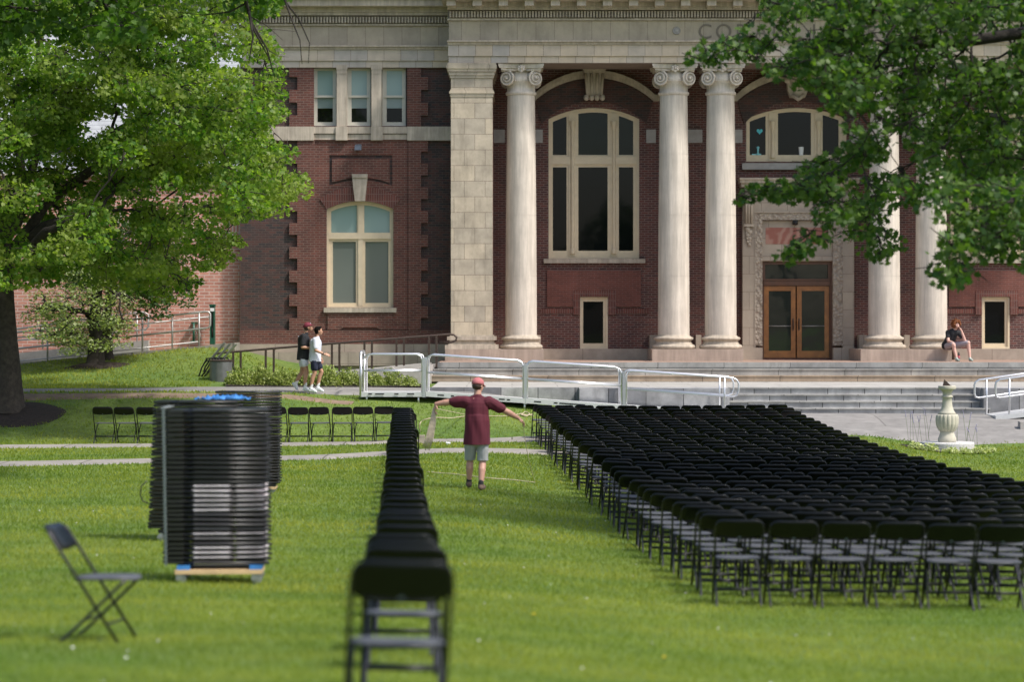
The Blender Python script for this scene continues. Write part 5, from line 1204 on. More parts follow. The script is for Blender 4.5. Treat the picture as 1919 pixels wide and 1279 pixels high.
def stack(cx, cy, rz, n, z0, pitch, where, glintf=None, lean=0, pad=BLUE, bx=-.40):
    g = gz(cx, cy); DL = thing('chair_dolly', (cx, cy, g), 'wooden dolly with casters under the %s' % where, 'dolly', 'dollies under the chair stacks'); DL.rotation_euler = (0, 0, rz)
    b = MB(); b.box(bx, .43, -.28, .28, z0 - g - .085, z0 - g - .045); b.build('board', WOOD, DL, world=False)
    for x in (-.32, .37):
        b = MB(); b.box(x - .06, x + .06, -.26, .26, z0 - g - .0445, z0 - g - .004); b.build('pad', pad, DL, world=False)
    for x in (-.36, .36):
        for y in (-.24, .24):
            b = MB(); b.lathe([(.02, -.02), (.05, -.018), (.05, .018), (.02, .02)], (x + .02, y, .05), 14, 'y'); b.box(x - .03, x + .03, y - .032, y - .024, .04, z0 - g - .085); b.box(x - .03, x + .03, y + .024, y + .032, .04, z0 - g - .085); b.build('caster', STEEL, DL, world=False)
    for i in range(n):
        key = 'pale' if glintf and glintf(i) else 'dark'; P = fproto[key]
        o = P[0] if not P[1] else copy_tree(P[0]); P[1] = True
        dx = random.uniform(-.005, .005) + lean * i; dy = random.uniform(-.008, .008)
        o.location = (cx + dx, cy + dy, z0 + pitch * i); o.rotation_euler = (random.gauss(0, .004), random.gauss(0, .008), rz + random.gauss(0, .006) + (math.pi if i % 2 and False else 0))
        o['label'] = 'folded black chair, %s from the bottom of the %s' % (ordw(i + 1), where) if i < n - 1 else 'topmost folded black chair of the %s' % where
        o['group'] = 'folded chairs in the ' + where
    return z0 + pitch * n
zA = stack(PX(404, 23), 23.25, R(3), 33, PZ(1060, 23), .0455, 'nearest stack', lambda i: i < 17)  # lower chairs of this stack carry the painted glint
zB = stack(PX(357, 28.6), 28.9, R(-4), 34, PZ(994, 28.6), .0455, 'stack behind the nearest one', lean=.002, pad=BLKM, bx=-.26)
zC = stack(PX(463, 37.5), 37.8, R(2), 32, PZ(908, 37.5), .0455, 'farthest stack', pad=BLKM)
b = MB(); X = PX(306, 22.95); X2 = PX(311, 22.95); b.add([(X - .012, 22.94, zA + .01), (X + .015, 22.93, zA + .01), (X2 + .012, 22.94, PZ(1060, 23)), (X2 - .012, 22.95, PZ(1060, 23)), (X - .012, 22.95, zA + .01), (X + .015, 22.94, zA + .01), (X2 + .012, 22.95, PZ(1060, 23)), (X2 - .012, 22.96, PZ(1060, 23))], [(0, 3, 2, 1), (4, 5, 6, 7), (0, 1, 5, 4), (1, 2, 6, 5), (2, 3, 7, 6), (3, 0, 4, 7)])
b.box(X - .03, X + .03, 22.95, 23.5, zA + .004, zA + .012); tag(b.build('strap', STRAP), 'pale webbing strap wrapped round the left end of the nearest stack', 'strap')
b = MB(); X, Y = PX(268, 28.4), 28.4; b.tube([(X + .05, Y, PZ(902, Y)), (X - .02, Y, PZ(912, Y)), (X - .03, Y, PZ(930, Y)), (X + .0, Y, PZ(940, Y)), (X + .06, Y, PZ(944, Y))], .008, 5); tag(b.build('strap_loop', BLKM), 'dark strap loop hanging off the left side of the rear stack', 'strap')
# blue cloth on the second stack
b = MB()
for px, dy, r in ((385, .0, .045), (398, .06, .05), (410, .02, .06), (422, .08, .055), (434, .0, .065), (446, .07, .05), (457, .02, .04), (366, .05, .025)):
    b.sphere((PX(px, 28.6), 28.75 + dy, zB + r * .2), r * 1.05, 12, 8, (1.6, 1.2, .6))
for v in range(len(b.v)): x, y, z = b.v[v]; b.v[v] = (x, y, max(zB + .002, z + .014 * math.sin(x * 60 + y * 45) + .01 * math.sin(x * 110)))
tag(b.build('blue_cloth', BLUE), 'crumpled blue cloth lying on top of the stack behind the nearest one', 'cloth')

# ------------------------------------------------------------------ people (one remeshed surface per body, clothes as children)
def capsule(b, p0, r0, p1, r1, n=12, fl=1.0, ax=None):
    """tapered capsule; fl flattens it along the axis ax"""
    p0, p1 = Vector(p0), Vector(p1); d = p1 - p0; L = d.length
    if L < 1e-6: d = Vector((0, 0, 1)); L = 0
    else: d.normalize()
    u = (Vector(ax) if ax else (Vector((0, 1, 0)) if abs(d.y) < .9 else Vector((1, 0, 0)))); u = (u - d * u.dot(d)).normalized(); w = d.cross(u)
    rings = []
    for k in range(1, 5): a = math.pi / 2 * (1 - k / 4); rings.append((p0 - d * r0 * math.sin(a), r0 * math.cos(a)))
    for k in range(0, 4): a = math.pi / 2 * k / 4; rings.append((p1 + d * r1 * math.sin(a), r1 * math.cos(a)))
    vs = [p0 - d * r0]
    for c, r in rings:
        for j in range(n): q_ = 2 * math.pi * j / n; vs.append(c + u * (r * fl * math.cos(q_)) + w * (r * math.sin(q_)))
    vs.append(p1 + d * r1); m = len(rings); fs = []
    for j in range(n): fs.append((0, 1 + (j + 1) % n, 1 + j)); fs.append((len(vs) - 1, 1 + (m - 1) * n + j, 1 + (m - 1) * n + (j + 1) % n))
    for i in range(m - 1):
        for j in range(n): a = 1 + i * n; fs.append((a + j, a + (j + 1) % n, a + n + (j + 1) % n, a + n + j))
    b.add(vs, fs)
TS = bpy.data.scenes.new('tmp')
def fuse(name, b, mat, parent, vox=.008, smooth=4, fac=.5):
    me = bpy.data.meshes.new('tmp'); me.from_pydata([tuple(v) for v in b.v], [], b.f); o = bpy.data.objects.new('tmp', me); TS.collection.objects.link(o)
    m = o.modifiers.new('r', 'REMESH'); m.mode = 'VOXEL'; m.voxel_size = vox; m.use_smooth_shade = True
    m2 = o.modifiers.new('s', 'SMOOTH'); m2.iterations = smooth; m2.factor = fac
    with bpy.context.temp_override(scene=TS, view_layer=TS.view_layers[0]):
        dg = bpy.context.evaluated_depsgraph_get(); nm = bpy.data.meshes.new_from_object(o.evaluated_get(dg))
    bpy.data.objects.remove(o); bpy.data.meshes.remove(me); nm.name = name; nm.materials.clear()
    for mt in (mat if isinstance(mat, (list, tuple)) else [mat]): nm.materials.append(mt)
    ob = bpy.data.objects.new(name, nm); COL.objects.link(ob); ob.parent = parent; return ob
def V_(a): return Vector(a)
def head(b, c, yaw, pitch=0, s=1.0):
    """skull, jaw, nose, ears; faces local +Y turned by yaw; returns transform"""
    M = Matrix.Translation(V_(c)) @ Matrix.Rotation(yaw, 4, 'Z') @ Matrix.Rotation(-pitch, 4, 'X') @ Matrix.Scale(s, 4)
    def sph(p, r, sc):
        t = MB(); t.sphere((0, 0, 0), r, 16, 10, sc); b.add([M @ (V_(v) + V_(p)) for v in t.v], t.f)
    sph((0, -.012, .028), .088, (.88, 1.08, 1.0)); sph((0, .030, -.038), .062, (.92, 1.0, 1.05)); sph((0, .052, -.075), .028, (1.1, .9, .8)); sph((0, .085, -.006), .014, (.8, 1, 1.6)); sph((0, .098, -.020), .013, (1.0, 1, .8))
    sph((0, .075, .022), .03, (1.5, .6, .5)); sph((0, .082, -.050), .014, (1.6, .7, .6))
    for s_ in (-1, 1): sph((s_ * .080, -.006, -.004), .022, (.45, .8, 1.3)); sph((s_ * .035, .058, -.02), .028, (1, .8, 1))
    return M
def eyes(M, parent):
    b = MB()
    for s_ in (-1, 1): 
        t = MB(); t.sphere((s_ * .030, .083, .005), .0095, 8, 6, (1.3, .8, .8)); b.add([M @ V_(v) for v in t.v], t.f)
        t = MB(); t.sphere((s_ * .030, .086, .021), .010, 8, 4, (1.6, .6, .3)); b.add([M @ V_(v) for v in t.v], t.f)
    b.build('eyes', HAIRD, parent, world=False)
    t = MB(); t.sphere((0, .094, -.050), .012, 8, 4, (1.7, .5, .35)); b = MB(); b.add([M @ V_(v) for v in t.v], t.f); b.build('mouth', plain('lip', (.35, .12, .09), .5), parent, world=False)
def hand(b, wrist, dirv, palm_n, curl=.6, s=1.0, thumb_side=1):
    """palm, four fingers and a thumb; curl bends them towards palm_n"""
    d = V_(dirv).normalized(); n = V_(palm_n); n = (n - d * n.dot(d)).normalized(); w = d.cross(n) * thumb_side; w0 = V_(wrist)
    c = w0 + d * .05 * s; capsule(b, w0, .024 * s, w0 + d * .03 * s, .026 * s)
    for k in (-1.5, -.5, .5, 1.5): capsule(b, w0 + d * .02 * s + w * k * .012 * s, .014 * s, w0 + d * .085 * s + w * k * .019 * s, .0125 * s, 8)
    for i, k in enumerate((1.5, .5, -.5, -1.5)):
        L = (.038, .043, .040, .031)[i] * s; p = w0 + d * .088 * s + w * k * .0195 * s; a = curl * (.7 + .12 * i); dd = d; r = .0092 * s
        for j in range(3):
            ca, sa = math.cos(a), math.sin(a); dd = (dd * ca + n * sa).normalized() if j else (d * math.cos(a * .6) + n * math.sin(a * .6)).normalized()
            q_ = p + dd * L * (1 - .22 * j); capsule(b, p, r, q_, r * .93, 8); p = q_; r *= .94
            n = n
    p = w0 + d * .022 * s + w * .026 * s; q_ = p + (d * .6 + w * .75 + V_(palm_n) * .3).normalized() * .042 * s; capsule(b, p, .0125 * s, q_, .0115 * s, 8); capsule(b, q_, .0112 * s, q_ + (d * .85 + w * .15 + V_(palm_n) * .45 * curl).normalized() * .032 * s, .0098 * s, 8)
def shoe(b, ankle, toe, r=.046, h=.05):
    a, t = V_(ankle), V_(toe); d = (t - a); capsule(b, a - d.normalized() * .045, r * .9, a, r); capsule(b, a, r, t, r * .92, fl=1); capsule(b, a + Vector((0, 0, .05)), r * .95, a, r)
SKIN = plain('skin', (.50, .27, .19), .5, var=.06, scale=12); SKIN2 = plain('tanned_skin', (.44, .235, .15), .5, var=.06, scale=12); SKINP = plain('fair_skin', (.60, .36, .29), .5, var=.06, scale=12)
HAIRD = plain('dark_hair', (.008, .006, .005), .9, spec=.1, var=.3, scale=30); HAIRB = plain('brown_hair', (.05, .028, .018), .6, var=.3, scale=30)
MAROON = plain('maroon_cotton', (.088, .008, .019), .85, var=.1, scale=5); REDCAP = plain('faded_red_cap', (.44, .135, .14), .8, var=.1); DKCAP = plain('dark_red_cap', (.16, .018, .035), .8, var=.1)
GREYC = plain('pale_grey_cotton', (.34, .345, .345), .85, var=.12, scale=8); BLACKC = plain('black_cotton', (.012, .013, .016), .85, var=.2); WHITEC = plain('white_cotton', (.60, .62, .70), .85, var=.05)
NAVY = plain('navy_cotton', (.010, .014, .035), .85); SOCKB = plain('black_sock', (.02, .02, .022), .9); SOCKW = plain('white_sock', (.72, .72, .72), .9); SHOEB = plain('brown_boot', (.13, .085, .06), .8, var=.2); SHOEW = plain('white_trainer', (.68, .69, .72), .6)
SHOEG = plain('mint_trainer', (.33, .42, .38), .7); LEGG = plain('lilac_grey_leggings', (.32, .28, .30), .8, var=.08); HAIRR = plain('ginger_hair', (.30, .105, .035), .7, var=.35, scale=25)
def cap_mesh(M, parent, mat, ys=1):
    b = MB(); t = MB(); t.sphere((0, -.012, .045), .102, 18, 10, (.92, 1.08, .92)); 
    vs = [V_(v) for v in t.v]; vs = [Vector((v.x, v.y, max(v.z, .022))) for v in vs]; b.add([M @ v for v in vs], t.f)
    vs = []; n = 12
    for o in (0, .007):
        for k in range(2):
            for j in range(n + 1):
                a = math.pi * j / n; r = .088 if k == 0 else .155; x = math.cos(a) * (.088 if k == 0 else .078); y = .02 + (math.sin(a) * (.07 if k == 0 else .145)); vs.append(M @ Vector((x, y, .026 + o - (.022 if k else 0) * math.sin(a))))
    m = n + 1; fs = [(j, j + 1, m + j + 1, m + j) for j in range(n)] + [(2 * m + j + 1, 2 * m + j, 3 * m + j, 3 * m + j + 1) for j in range(n)] + [(m + j, m + j + 1, 3 * m + j + 1, 3 * m + j) for j in range(n)]
    b.add(vs, fs); b.sphere(M @ Vector((0, -.012, .14)), .009, 6, 4); b.smooth = True; b.sm = [True] * len(b.f); return b.build('cap', mat, parent, world=False)

# man in maroon, seen from behind, arms spread
mx, my = PX(894, 38.6), 38.6; man = thing('person', (mx, my, gz(mx, my)), 'man in maroon t-shirt and faded red cap walking away with arms spread', 'person')
hL, hR_ = V_((-.10, 0, .86)), V_((.09, 0, .86)); shL, shR = V_((-.205, .0, 1.43)), V_((.20, .0, 1.42)); elL, elR = V_((-.44, .04, 1.41)), V_((.435, .05, 1.275)); wrL, wrR = V_((-.66, .10, 1.375)), V_((.66, .12, 1.15))
kL, kR = V_((-.115, .10, .465)), V_((.09, -.01, .45)); aL, aR = V_((-.13, .10, .115)), V_((.065, -.17, .085))
b = MB(); capsule(b, (0, 0, .92), .155, (0, .0, 1.18), .15, 16, .8); capsule(b, (0, 0, 1.15), .15, (0, 0, 1.36), .155, 16, .72); capsule(b, (-.11, 0, 1.40), .075, (.11, 0, 1.40), .075, 12); capsule(b, (0, -.01, 1.40), .07, (.01, .02, 1.58), .058)
for s_, a in ((shL, elL), (shR, elR)): capsule(b, s_ * .8 + V_((0, 0, .28)), .07, s_, .066); capsule(b, s_, .066, a, .052)
for a, w in ((elL, wrL), (elR, wrR)): capsule(b, a, .052, a.lerp(w, .35), .054); capsule(b, a.lerp(w, .35), .054, w, .033)
for h_, k, a in ((hL, kL, aL), (hR_, kR, aR)):
    capsule(b, h_, .098, k, .058); capsule(b, k, .056, k.lerp(a, .35) + V_((0, -.018, 0)), .060); capsule(b, k.lerp(a, .35) + V_((0, -.018, 0)), .060, a, .036); capsule(b, a, .036, a + V_((.01, .1, -.04)), .033)
Mh = head(b, (.015, .03, 1.665), R(-38), R(8), 1.02)
hand(b, wrL, (-.28, .1, -.9), (.9, .3, 0), .9, 1.05, 1); hand(b, wrR, (.75, .2, -.5), (0, .3, -1), .8, 1.05, -1)
fuse('body', b, SKIN, man, .0065, 3); eyes(Mh, man); cap_mesh(Mh, man, REDCAP)
b = MB(); t = MB(); t.sphere((0, -.028, .0), .088, 14, 8, (.92, .95, .75)); b.add([Mh @ V_(v) for v in t.v if True], t.f); b.sm = [True] * len(b.f); b.build('hair', HAIRB, man, world=False)
b = MB(); capsule(b, (0, 0, .62), .228, (0, .0, 1.12), .20, 18, .80); capsule(b, (0, 0, 1.12), .19, (0, 0, 1.33), .185, 18, .72); capsule(b, (-.13, 0, 1.395), .088, (.13, 0, 1.395), .088, 14); capsule(b, (-.11, 0, 1.42), .075, (.0, 0, 1.50), .06); capsule(b, (.11, 0, 1.42), .075, (.0, 0, 1.50), .06)
for s_, a in ((shL, elL), (shR, elR)): capsule(b, s_ * .75 + V_((0, 0, .34)), .092, s_, .088); capsule(b, s_, .088, s_.lerp(a, .78), .080); capsule(b, s_ + V_((0, 0, -.05)), .075, s_.lerp(a, .7) + V_((0, 0, -.03)), .065)
def clip_z(ob, z0=None, z1=None, planes=()):
    import bmesh
    bm = bmesh.new(); bm.from_mesh(ob.data)
    for co_, no in ([((0, 0, z0), (0, 0, -1))] if z0 is not None else []) + ([((0, 0, z1), (0, 0, 1))] if z1 is not None else []) + list(planes):
        g = bm.verts[:] + bm.edges[:] + bm.faces[:]; bmesh.ops.bisect_plane(bm, geom=g, plane_co=co_, plane_no=no, clear_outer=True)
        be = [e for e in bm.edges if e.is_boundary]; bmesh.ops.holes_fill(bm, edges=be, sides=0)
    bm.to_mesh(ob.data); bm.free()
def folds(ob, amp=.006, f=(38, 30, 6)):
    m = ob.data; n = len(m.vertices); P = np.empty(n * 3, np.float32); m.vertices.foreach_get('co', P); P = P.reshape(-1, 3); N = np.empty(n * 3, np.float32); m.vertex_normals.foreach_get('vector', N); N = N.reshape(-1, 3)
    k = np.sin(P[:, 0] * f[0] + 2.2 * np.sin(P[:, 2] * f[2])) * .6 + np.sin((P[:, 0] + P[:, 1]) * f[1] * .6 + P[:, 2] * 9) * .4
    m.vertices.foreach_set('co', (P + N * (amp * k)[:, None]).reshape(-1)); m.update()
sh = fuse('t_shirt', b, MAROON, man, .008, 4); clip_z(sh, .73); folds(sh, .007)
b = MB(); capsule(b, (0, 0, .84), .17, (0, 0, .92), .165, 16, .82)
for h_, k in ((hL, kL), (hR_, kR)): capsule(b, h_, .104, h_.lerp(k, .95), .090, 14); capsule(b, h_ + V_((.0, -.03, -.1)), .09, h_.lerp(k, .9), .09)
b2 = b; shs = fuse('shorts', b, GREYC, man, .008, 3); clip_z(shs, .47, .755); folds(shs, .005, (50, 40, 14))
for a in (aL, aR):
    b = MB(); capsule(b, a + V_((0, 0, .0)), .046, a + V_((0, 0, .045)), .044); fuse('sock', b, SOCKB, man, .008, 1)
for a, d in ((aL, V_((-.02, .17, -.045))), (aR, V_((.04, .17, -.045)))):
    b = MB(); capsule(b, a + V_((0, -.045, -.045)), .042, a + d, .040); capsule(b, a + V_((0, 0, -.04)), .050, a + V_((0, 0, .0)), .048); capsule(b, a + V_((0, .04, -.03)), .046, a + d * .8, .042)
    sb = fuse('boot', b, SHOEB, man, .008, 2); clip_z(sb, .0 if a is aL else -.005)
# twine bundle and ropes
hw = V_((mx, my, gz(mx, my))); b = MB(); b.smooth = True
tp = hw + wrL + V_((-.035, .02, -.09))
for k in range(9):
    o = (k - 4) * .011; b.tube([tp + V_((o * .3, 0, .02)), tp + V_((o - .02, .0, -.2)), tp + V_((o * 1.3 - .07, .0, -.45)), tp + V_((o * 1.1 - .13 + .01 * (k % 3), 0, -.60 - .02 * (k % 4)))], .0085, 5)
tag(b.build('twine_bundle', plain('pale_twine', (.50, .42, .31), .9, var=.25, scale=20)), 'hank of pale twine hanging from the left hand of the man', 'twine')
def gp(px, py): d = gy(px, py); return (PX(px, d), d, gz(PX(px, d), d) + .025)
def rope(pts, r, label, g=None, name='rope'):
    P = [V_(p) for p in pts]; Q = []
    for i in range(len(P) - 1):
        for k in range(5):
            t = k / 5; a = P[max(i - 1, 0)]; d_ = P[min(i + 2, len(P) - 1)]; bb, c = P[i], P[i + 1]
            Q.append(.5 * ((2 * bb) + (c - a) * t + (2 * a - 5 * bb + 4 * c - d_) * t * t + (3 * bb - a - 3 * c + d_) * t ** 3))
    Q.append(P[-1]); b = MB(); b.tube(Q, r, 5); return tag(b.build(name, ROPE), label, 'rope', g)
rope([gp(800, 888), gp(850, 892), gp(910, 899), gp(960, 903), gp(1003, 908)], .008, 'thin pale rope lying on the grass behind the man', 'ropes round the man')
tR = hw + wrR + V_((.07, .03, -.08)); e_ = V_(gp(1003, 908))
rope([tR, tR.lerp(e_, .3) + V_((.0, 0, -.1)), tR.lerp(e_, .65) + V_((-.0, 0, -.1)), e_], .005, 'thin cord falling from the right hand of the man to the grass', 'ropes round the man')
tL = hw + wrL + V_((-.02, .03, -.07)); 
dd = 52.5; W4 = lambda x, y, d=52.5: (PX(x, d), d, PZ(y, d))
rope([tL, W4(840, 771, 46), W4(860, 775, 50), W4(893, 782, 54)], .006, 'cord stretched from the left hand of the man behind his back', 'ropes round the man')
rope([(gp(788, 812)), W4(786, 800, 55), W4(790, 790, 55), W4(803, 785, 55), W4(820, 783, 55.5), W4(845, 784, 56), gp(868, 783), gp(900, 783), gp(950, 782), gp(976, 779), gp(1000, 782)], .011, 'pale rope arching from the small box across the far grass', 'ropes round the man')
rope([gp(975, 777), gp(985, 783), gp(992, 778), gp(984, 775), gp(978, 781), gp(998, 779)], .012, 'loose coil of pale rope at the corner of the chair block', 'ropes round the man')
X, Y = PX(791, 53.4), 53.4; b = MB(); b.box(X - .06, X + .06, Y, Y + .12, gz(X, Y) - .02, gz(X, Y) + .19); b.box(X - .064, X + .064, Y - .004, Y + .124, gz(X, Y) + .15, gz(X, Y) + .165); tag(b.build('carton', plain('carton', (.40, .34, .28), .9)), 'small tan box on the grass right of the centre chair column', 'box')
g = gp(840, 834); b = MB(); b.sphere(g, .045, 8, 6, (1.2, .9, .8)); 
for i, v in enumerate(b.v): b.v[i] = (v[0] + random.uniform(-.012, .012), v[1] + random.uniform(-.012, .012), v[2] + random.uniform(-.01, .01))
b.sm = [False] * len(b.f); tag(b.build('crumpled_paper', WHITE), 'small white crumpled paper on the grass beside the man', 'litter')

def walker(px, d, s, label, shirt, shorts, skin, L, capm=None, hairm=HAIRD, sockm=SOCKW, shoem=SHOEW):
    X = PX(px, d); T = thing('person', (X, d, gz(X, d) + .03), label, 'person', 'students walking on the path'); T.scale = (s, s, s)
    b = MB(); h = V_(L['hip']); c = V_(L['chest']); n = V_(L['neck'])
    capsule(b, h, .125, h.lerp(c, .5), .115, 14, 1.15); capsule(b, h.lerp(c, .5), .115, c, .13, 14, 1.2); capsule(b, c + V_((0, -.10, .07)), .06, c + V_((0, .10, .07)), .06); capsule(b, c + V_((0, 0, .06)), .06, n, .05)
    for (sh_, el, wr, hd, pn) in L['arms']:
        sh_, el, wr = V_(sh_), V_(el), V_(wr); capsule(b, sh_, .052, el, .040); capsule(b, el, .040, el.lerp(wr, .3), .041); capsule(b, el.lerp(wr, .3), .041, wr, .026); hand(b, wr, hd, pn, .7, .95, 1)
    for (hp, kn, an, toe) in L['legs']:
        hp, kn, an, toe = V_(hp), V_(kn), V_(an), V_(toe); capsule(b, hp, .088, kn, .053); cf = kn.lerp(an, .32) + V_((-.02, 0, 0)); capsule(b, kn, .052, cf, .055); capsule(b, cf, .055, an, .034); capsule(b, an, .034, an.lerp(toe, .5), .03)
    Mh = head(b, L['head'], L['yaw'], L.get('pitch', 0), 1.0); fuse('body', b, skin, T, .0068, 3); eyes(Mh, T)
    # shirt
    b = MB(); capsule(b, h + V_((0, 0, -.22)), .178, h.lerp(c, .5), .145, 16, 1.1); capsule(b, h.lerp(c, .5), .145, c, .152, 16, 1.2); capsule(b, c + V_((0, -.11, .07)), .075, c + V_((0, .11, .07)), .075); capsule(b, c + V_((0, 0, .07)), .075, n + V_((0, 0, -.06)), .062)
    for (sh_, el, wr, hd, pn) in L['arms']: sh_, el = V_(sh_), V_(el); capsule(b, sh_, .075, sh_.lerp(el, .72), .070)
    o = fuse('t_shirt', b, shirt, T, .008, 3); clip_z(o, L['hem']); folds(o, .005, (34, 34, 7))
    b = MB(); capsule(b, h + V_((0, 0, -.04)), .135, h + V_((0, 0, .05)), .13, 14, 1.1)
    for (hp, kn, an, toe) in L['legs']: hp, kn = V_(hp), V_(kn); capsule(b, hp, .105, hp.lerp(kn, L['shl']), .10)
    o = fuse('shorts', b, shorts, T, .008, 3); clip_z(o, None, L['hem'] + .02); folds(o, .004, (40, 40, 10))
    for (hp, kn, an, toe) in L['legs']:
        kn, an, toe = V_(kn), V_(an), V_(toe); b = MB(); capsule(b, an, .040, an.lerp(kn, .26), .042); fuse('sock', b, sockm, T, .008, 1)
        b = MB(); dr = (toe - an); f = V_((dr.x, dr.y, dr.z)).normalized(); heel = an - V_((f.x, 0, 0)) * .03 + V_((0, 0, -.045)) if abs(f.z) < .6 else an + V_((-.05, 0, -.0)); capsule(b, heel, .038, toe, .036); capsule(b, an, .044, toe.lerp(an, .3), .042); fuse('trainer', b, shoem, T, .0075, 2)
    if capm: cap_mesh(Mh, T, capm)
    b = MB()
    for p, r, sc in (((0, -.022, .035), .098, (.92, 1.02, .95)), ((0, -.06, -.02), .06, (1.1, .7, .9))) + (() if capm else (((0, .03, .085), .06, (1.2, 1.1, .6)), ((-.03, .05, .10), .03, (1.5, 1.4, .8)))):
        t = MB(); t.sphere(p, r, 14, 9, sc); b.add([Mh @ V_(v) for v in t.v], t.f)
    if capm: b.v = [tuple(v) for v in b.v]
    o = fuse('hair', b, hairm, T, .008, 2)
    # leave the face free of hair
    Mi = Mh; pc = Mi @ Vector((0, .045, .05)); nn = (Mi.to_3x3() @ Vector((0, 1, -.75))).normalized(); clip_z(o, planes=[(pc, nn)])
    return T, Mh
LA = dict(hip=(0, 0, .90), chest=(.02, 0, 1.30), neck=(.075, 0, 1.50), head=(.135, 0, 1.60), yaw=R(-90), pitch=R(-22), hem=.79, shl=.45,
          arms=[((.02, -.185, 1.38), (.0, -.23, 1.11), (.20, -.16, 1.085), (.8, .5, .1), (0, .4, .8)), ((.02, .185, 1.38), (.04, .23, 1.12), (.24, .12, 1.10), (.8, -.5, .1), (0, -.4, .8))],
          legs=[((.0, -.085, .86), (.10, -.09, .50), (.055, -.09, .10), (.16, -.09, .035)), ((0, .085, .86), (-.03, .09, .47), (-.20, .09, .19), (-.155, .09, .065))])
TA, MA = walker(568, 60.0, 1.0, 'walker in black t-shirt, white shorts and dark red cap on the path', BLACKC, WHITEC, SKIN2, LA, DKCAP, HAIRB)
b = MB()
for k, (w, z) in enumerate(((.13, 1.375), (.10, 1.335))):
    for j in range(5): b.sphere((-.128 + .008 * abs(j - 2), -.06 + .03 * j * w / .13, z), .010 if k == 0 else .006, 6, 4, (.5, 1, 1))
b.build('shirt_print', WHITEC, TA, world=False)
b = MB(); t = MB(); t.sphere((0, .088, .075), .018, 8, 6, (.35, .4, 1.3)); b.add([MA @ V_(v) for v in t.v], t.f); b.build('cap_mark', WHITEC, TA, world=False)
LB = dict(hip=(0, 0, .88), chest=(.02, 0, 1.27), neck=(.06, 0, 1.46), head=(.10, 0, 1.575), yaw=R(-80), pitch=R(-4), hem=.80, shl=.58,
          arms=[((.02, -.185, 1.35), (.04, -.23, 1.09), (.26, -.20, .985), (.95, .1, -.15), (-.1, .6, -.5)), ((.02, .185, 1.35), (-.02, .22, 1.08), (.14, .2, .89), (.3, 0, -.9), (0, -1, 0))],
          legs=[((.0, -.085, .85), (.0, -.09, .49), (-.10, -.09, .11), (.03, -.09, .035)), ((0, .085, .85), (.165, .09, .53), (.06, .09, .13), (.19, .09, .045))])
TB, MBx = walker(590, 59.8, .975, 'walker in white t-shirt and navy shorts gesturing with one hand', WHITEC, NAVY, SKIN2, LB, None, HAIRD)
b = MB(); b.lathe([(.032, -.02), (.034, -.015), (.034, .015), (.032, .02)], (.225, -.203, 1.0), 12, 'x'); b.build('wristwatch', BRONZE, TB, world=False)

# woman seated on the plinth
wx, wy = PX(1776, 71.2), 71.2; WO = thing('person', (wx, wy, ZD + .004), 'woman with ginger curls and black top sitting on the plinth, head on hand', 'person')
zs = PZ(655, YF - .2) - ZD
hips = V_((.0, .0, zs + .11)); ch = V_((.13, -.12, zs + .47)); nk = V_((.19, -.17, zs + .60)); hd = V_((.22, -.22, zs + .71))
sl_, sr_ = V_((-.02, -.12, zs + .50)), V_((.31, -.12, zs + .49)); kl, kr = V_((.08, -.44, .50)), V_((.54, -.36, .55)); al, ar_ = V_((.17, -.50, .10)), V_((.58, -.42, .10))
b = MB(); capsule(b, hips + V_((-.05, 0, 0)), .13, hips + V_((.10, 0, 0)), .13); capsule(b, hips, .14, ch, .125, 14); capsule(b, sl_.lerp(ch, .4), .075, sr_.lerp(ch, .4), .075); capsule(b, ch, .07, nk, .052); capsule(b, nk, .05, hd + V_((0, 0, -.05)), .05)
capsule(b, hips + V_((-.05, 0, -.02)), .10, kl, .062); capsule(b, hips + V_((.12, 0, -.02)), .10, kr, .062)
for k, a in ((kl, al), (kr, ar_)): capsule(b, k, .058, k.lerp(a, .35) + V_((0, .02, 0)), .056); capsule(b, k.lerp(a, .35) + V_((0, .02, 0)), .056, a, .034); capsule(b, a, .034, a + V_((.02, -.09, -.05)), .03)
eL, wL = V_((-.03, -.26, zs + .24)), V_((.085, -.42, zs + .20)); eR, wR = V_((.46, -.30, zs + .24)), V_((.345, -.31, zs + .56))
for s_, e, w in ((sl_, eL, wL), (sr_, eR, wR)): capsule(b, s_, .052, e, .043); capsule(b, e, .043, e.lerp(w, .3), .043); capsule(b, e.lerp(w, .3), .043, w, .027)
hand(b, wL, (.35, -.6, -.6), (-.1, .3, -.8), .6, .9, -1); hand(b, wR, (-.35, .05, .8), (-.8, .2, -.2), .7, .9, 1)
Mw = head(b, hd, R(180 + 14), R(-28), .98); fuse('body', b, SKINP, WO, .0068, 3); eyes(Mw, WO)
b = MB(); capsule(b, hips + V_((-.03, 0, .0)), .155, hips + V_((.09, 0, 0)), .155); capsule(b, hips, .165, ch, .148, 14); capsule(b, sl_.lerp(ch, .3), .088, sr_.lerp(ch, .3), .088)
capsule(b, sl_, .072, sl_.lerp(eL, .5), .068); capsule(b, sr_, .072, sr_.lerp(eR, .5), .068); o = fuse('top', b, BLACKC, WO, .008, 3); clip_z(o, zs + .0); folds(o, .004)
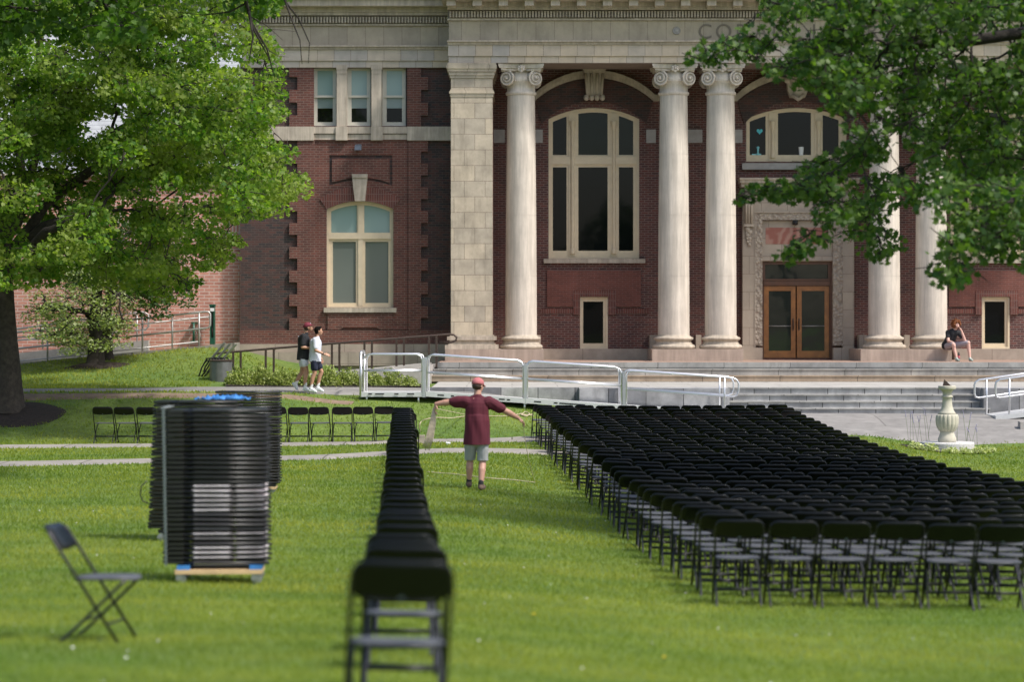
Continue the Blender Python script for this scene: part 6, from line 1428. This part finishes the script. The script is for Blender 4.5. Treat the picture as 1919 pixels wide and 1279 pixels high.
b = MB(); capsule(b, hips + V_((-.05, 0, -.02)), .125, hips + V_((.12, 0, -.02)), .125); capsule(b, hips + V_((-.05, 0, -.02)), .115, kl.lerp(hips, .05), .074); capsule(b, hips + V_((.12, 0, -.02)), .115, kr.lerp(hips, .05), .074); fuse('leggings', b, LEGG, WO, .008, 2)
for a in (al, ar_):
    b = MB(); capsule(b, a + V_((0, .03, -.055)), .038, a + V_((.03, -.16, -.062)), .036); capsule(b, a + V_((0, 0, -.01)), .042, a + V_((.01, -.06, -.04)), .04); fuse('trainer', b, SHOEG, WO, .008, 2)
n = 2600; c_ = rng.normal(size=(n, 3)); c_ /= np.linalg.norm(c_, axis=1)[:, None]; c_ *= np.array([.128, .120, .125]) * (.75 + .35 * rng.random(n))[:, None]; c_ += np.array([hd.x - .01, hd.y + .03, hd.z + .045])
face = np.array(Mw @ Vector((0, .12, -.04))); keep = np.linalg.norm(c_ - face, axis=1) > .085; c_ = c_[keep]
CURL = ([(-.25, -.5, 0), (.25, -.5, .1), (.35, 0, .3), (.2, .5, 0), (-.2, .5, .1), (-.35, 0, .3)], [tuple(range(6))])
b = MB(); b.sphere(Mw @ Vector((0, -.03, .035)), .100, 14, 9); b.build('scalp', HAIRR, WO, world=False)
bulk('curls', CURL[0], CURL[1], c_, rand_rot(len(c_), 0), .045 * (.6 + .7 * rng.random(len(c_))), HAIRR, WO)
BT = thing('drink_bottle', (PX(1796, 70.8), 70.75, ZD + .004), 'dark drink bottle with pink label standing between her feet', 'bottle'); X, Y, z = PX(1796, 70.8), 70.75, ZD + .004
b = MB(); b.lathe([(.034, 0), (.036, .02), (.036, .09)], (X, Y, z), 14); b.lathe([(.036, .17), (.034, .2), (.018, .235)], (X, Y, z), 14); b.build('body', BLKM, BT); b = MB(); b.lathe([(.037, .09), (.037, .17)], (X, Y, z), 14); b.build('wrap', plain('pink_label', (.5, .12, .15), .5), BT); b = MB(); b.lathe([(.019, .235), (.019, .27)], (X, Y, z), 10); b.build('bottle_cap', SOCKB, BT)

bpy.data.scenes.remove(TS)
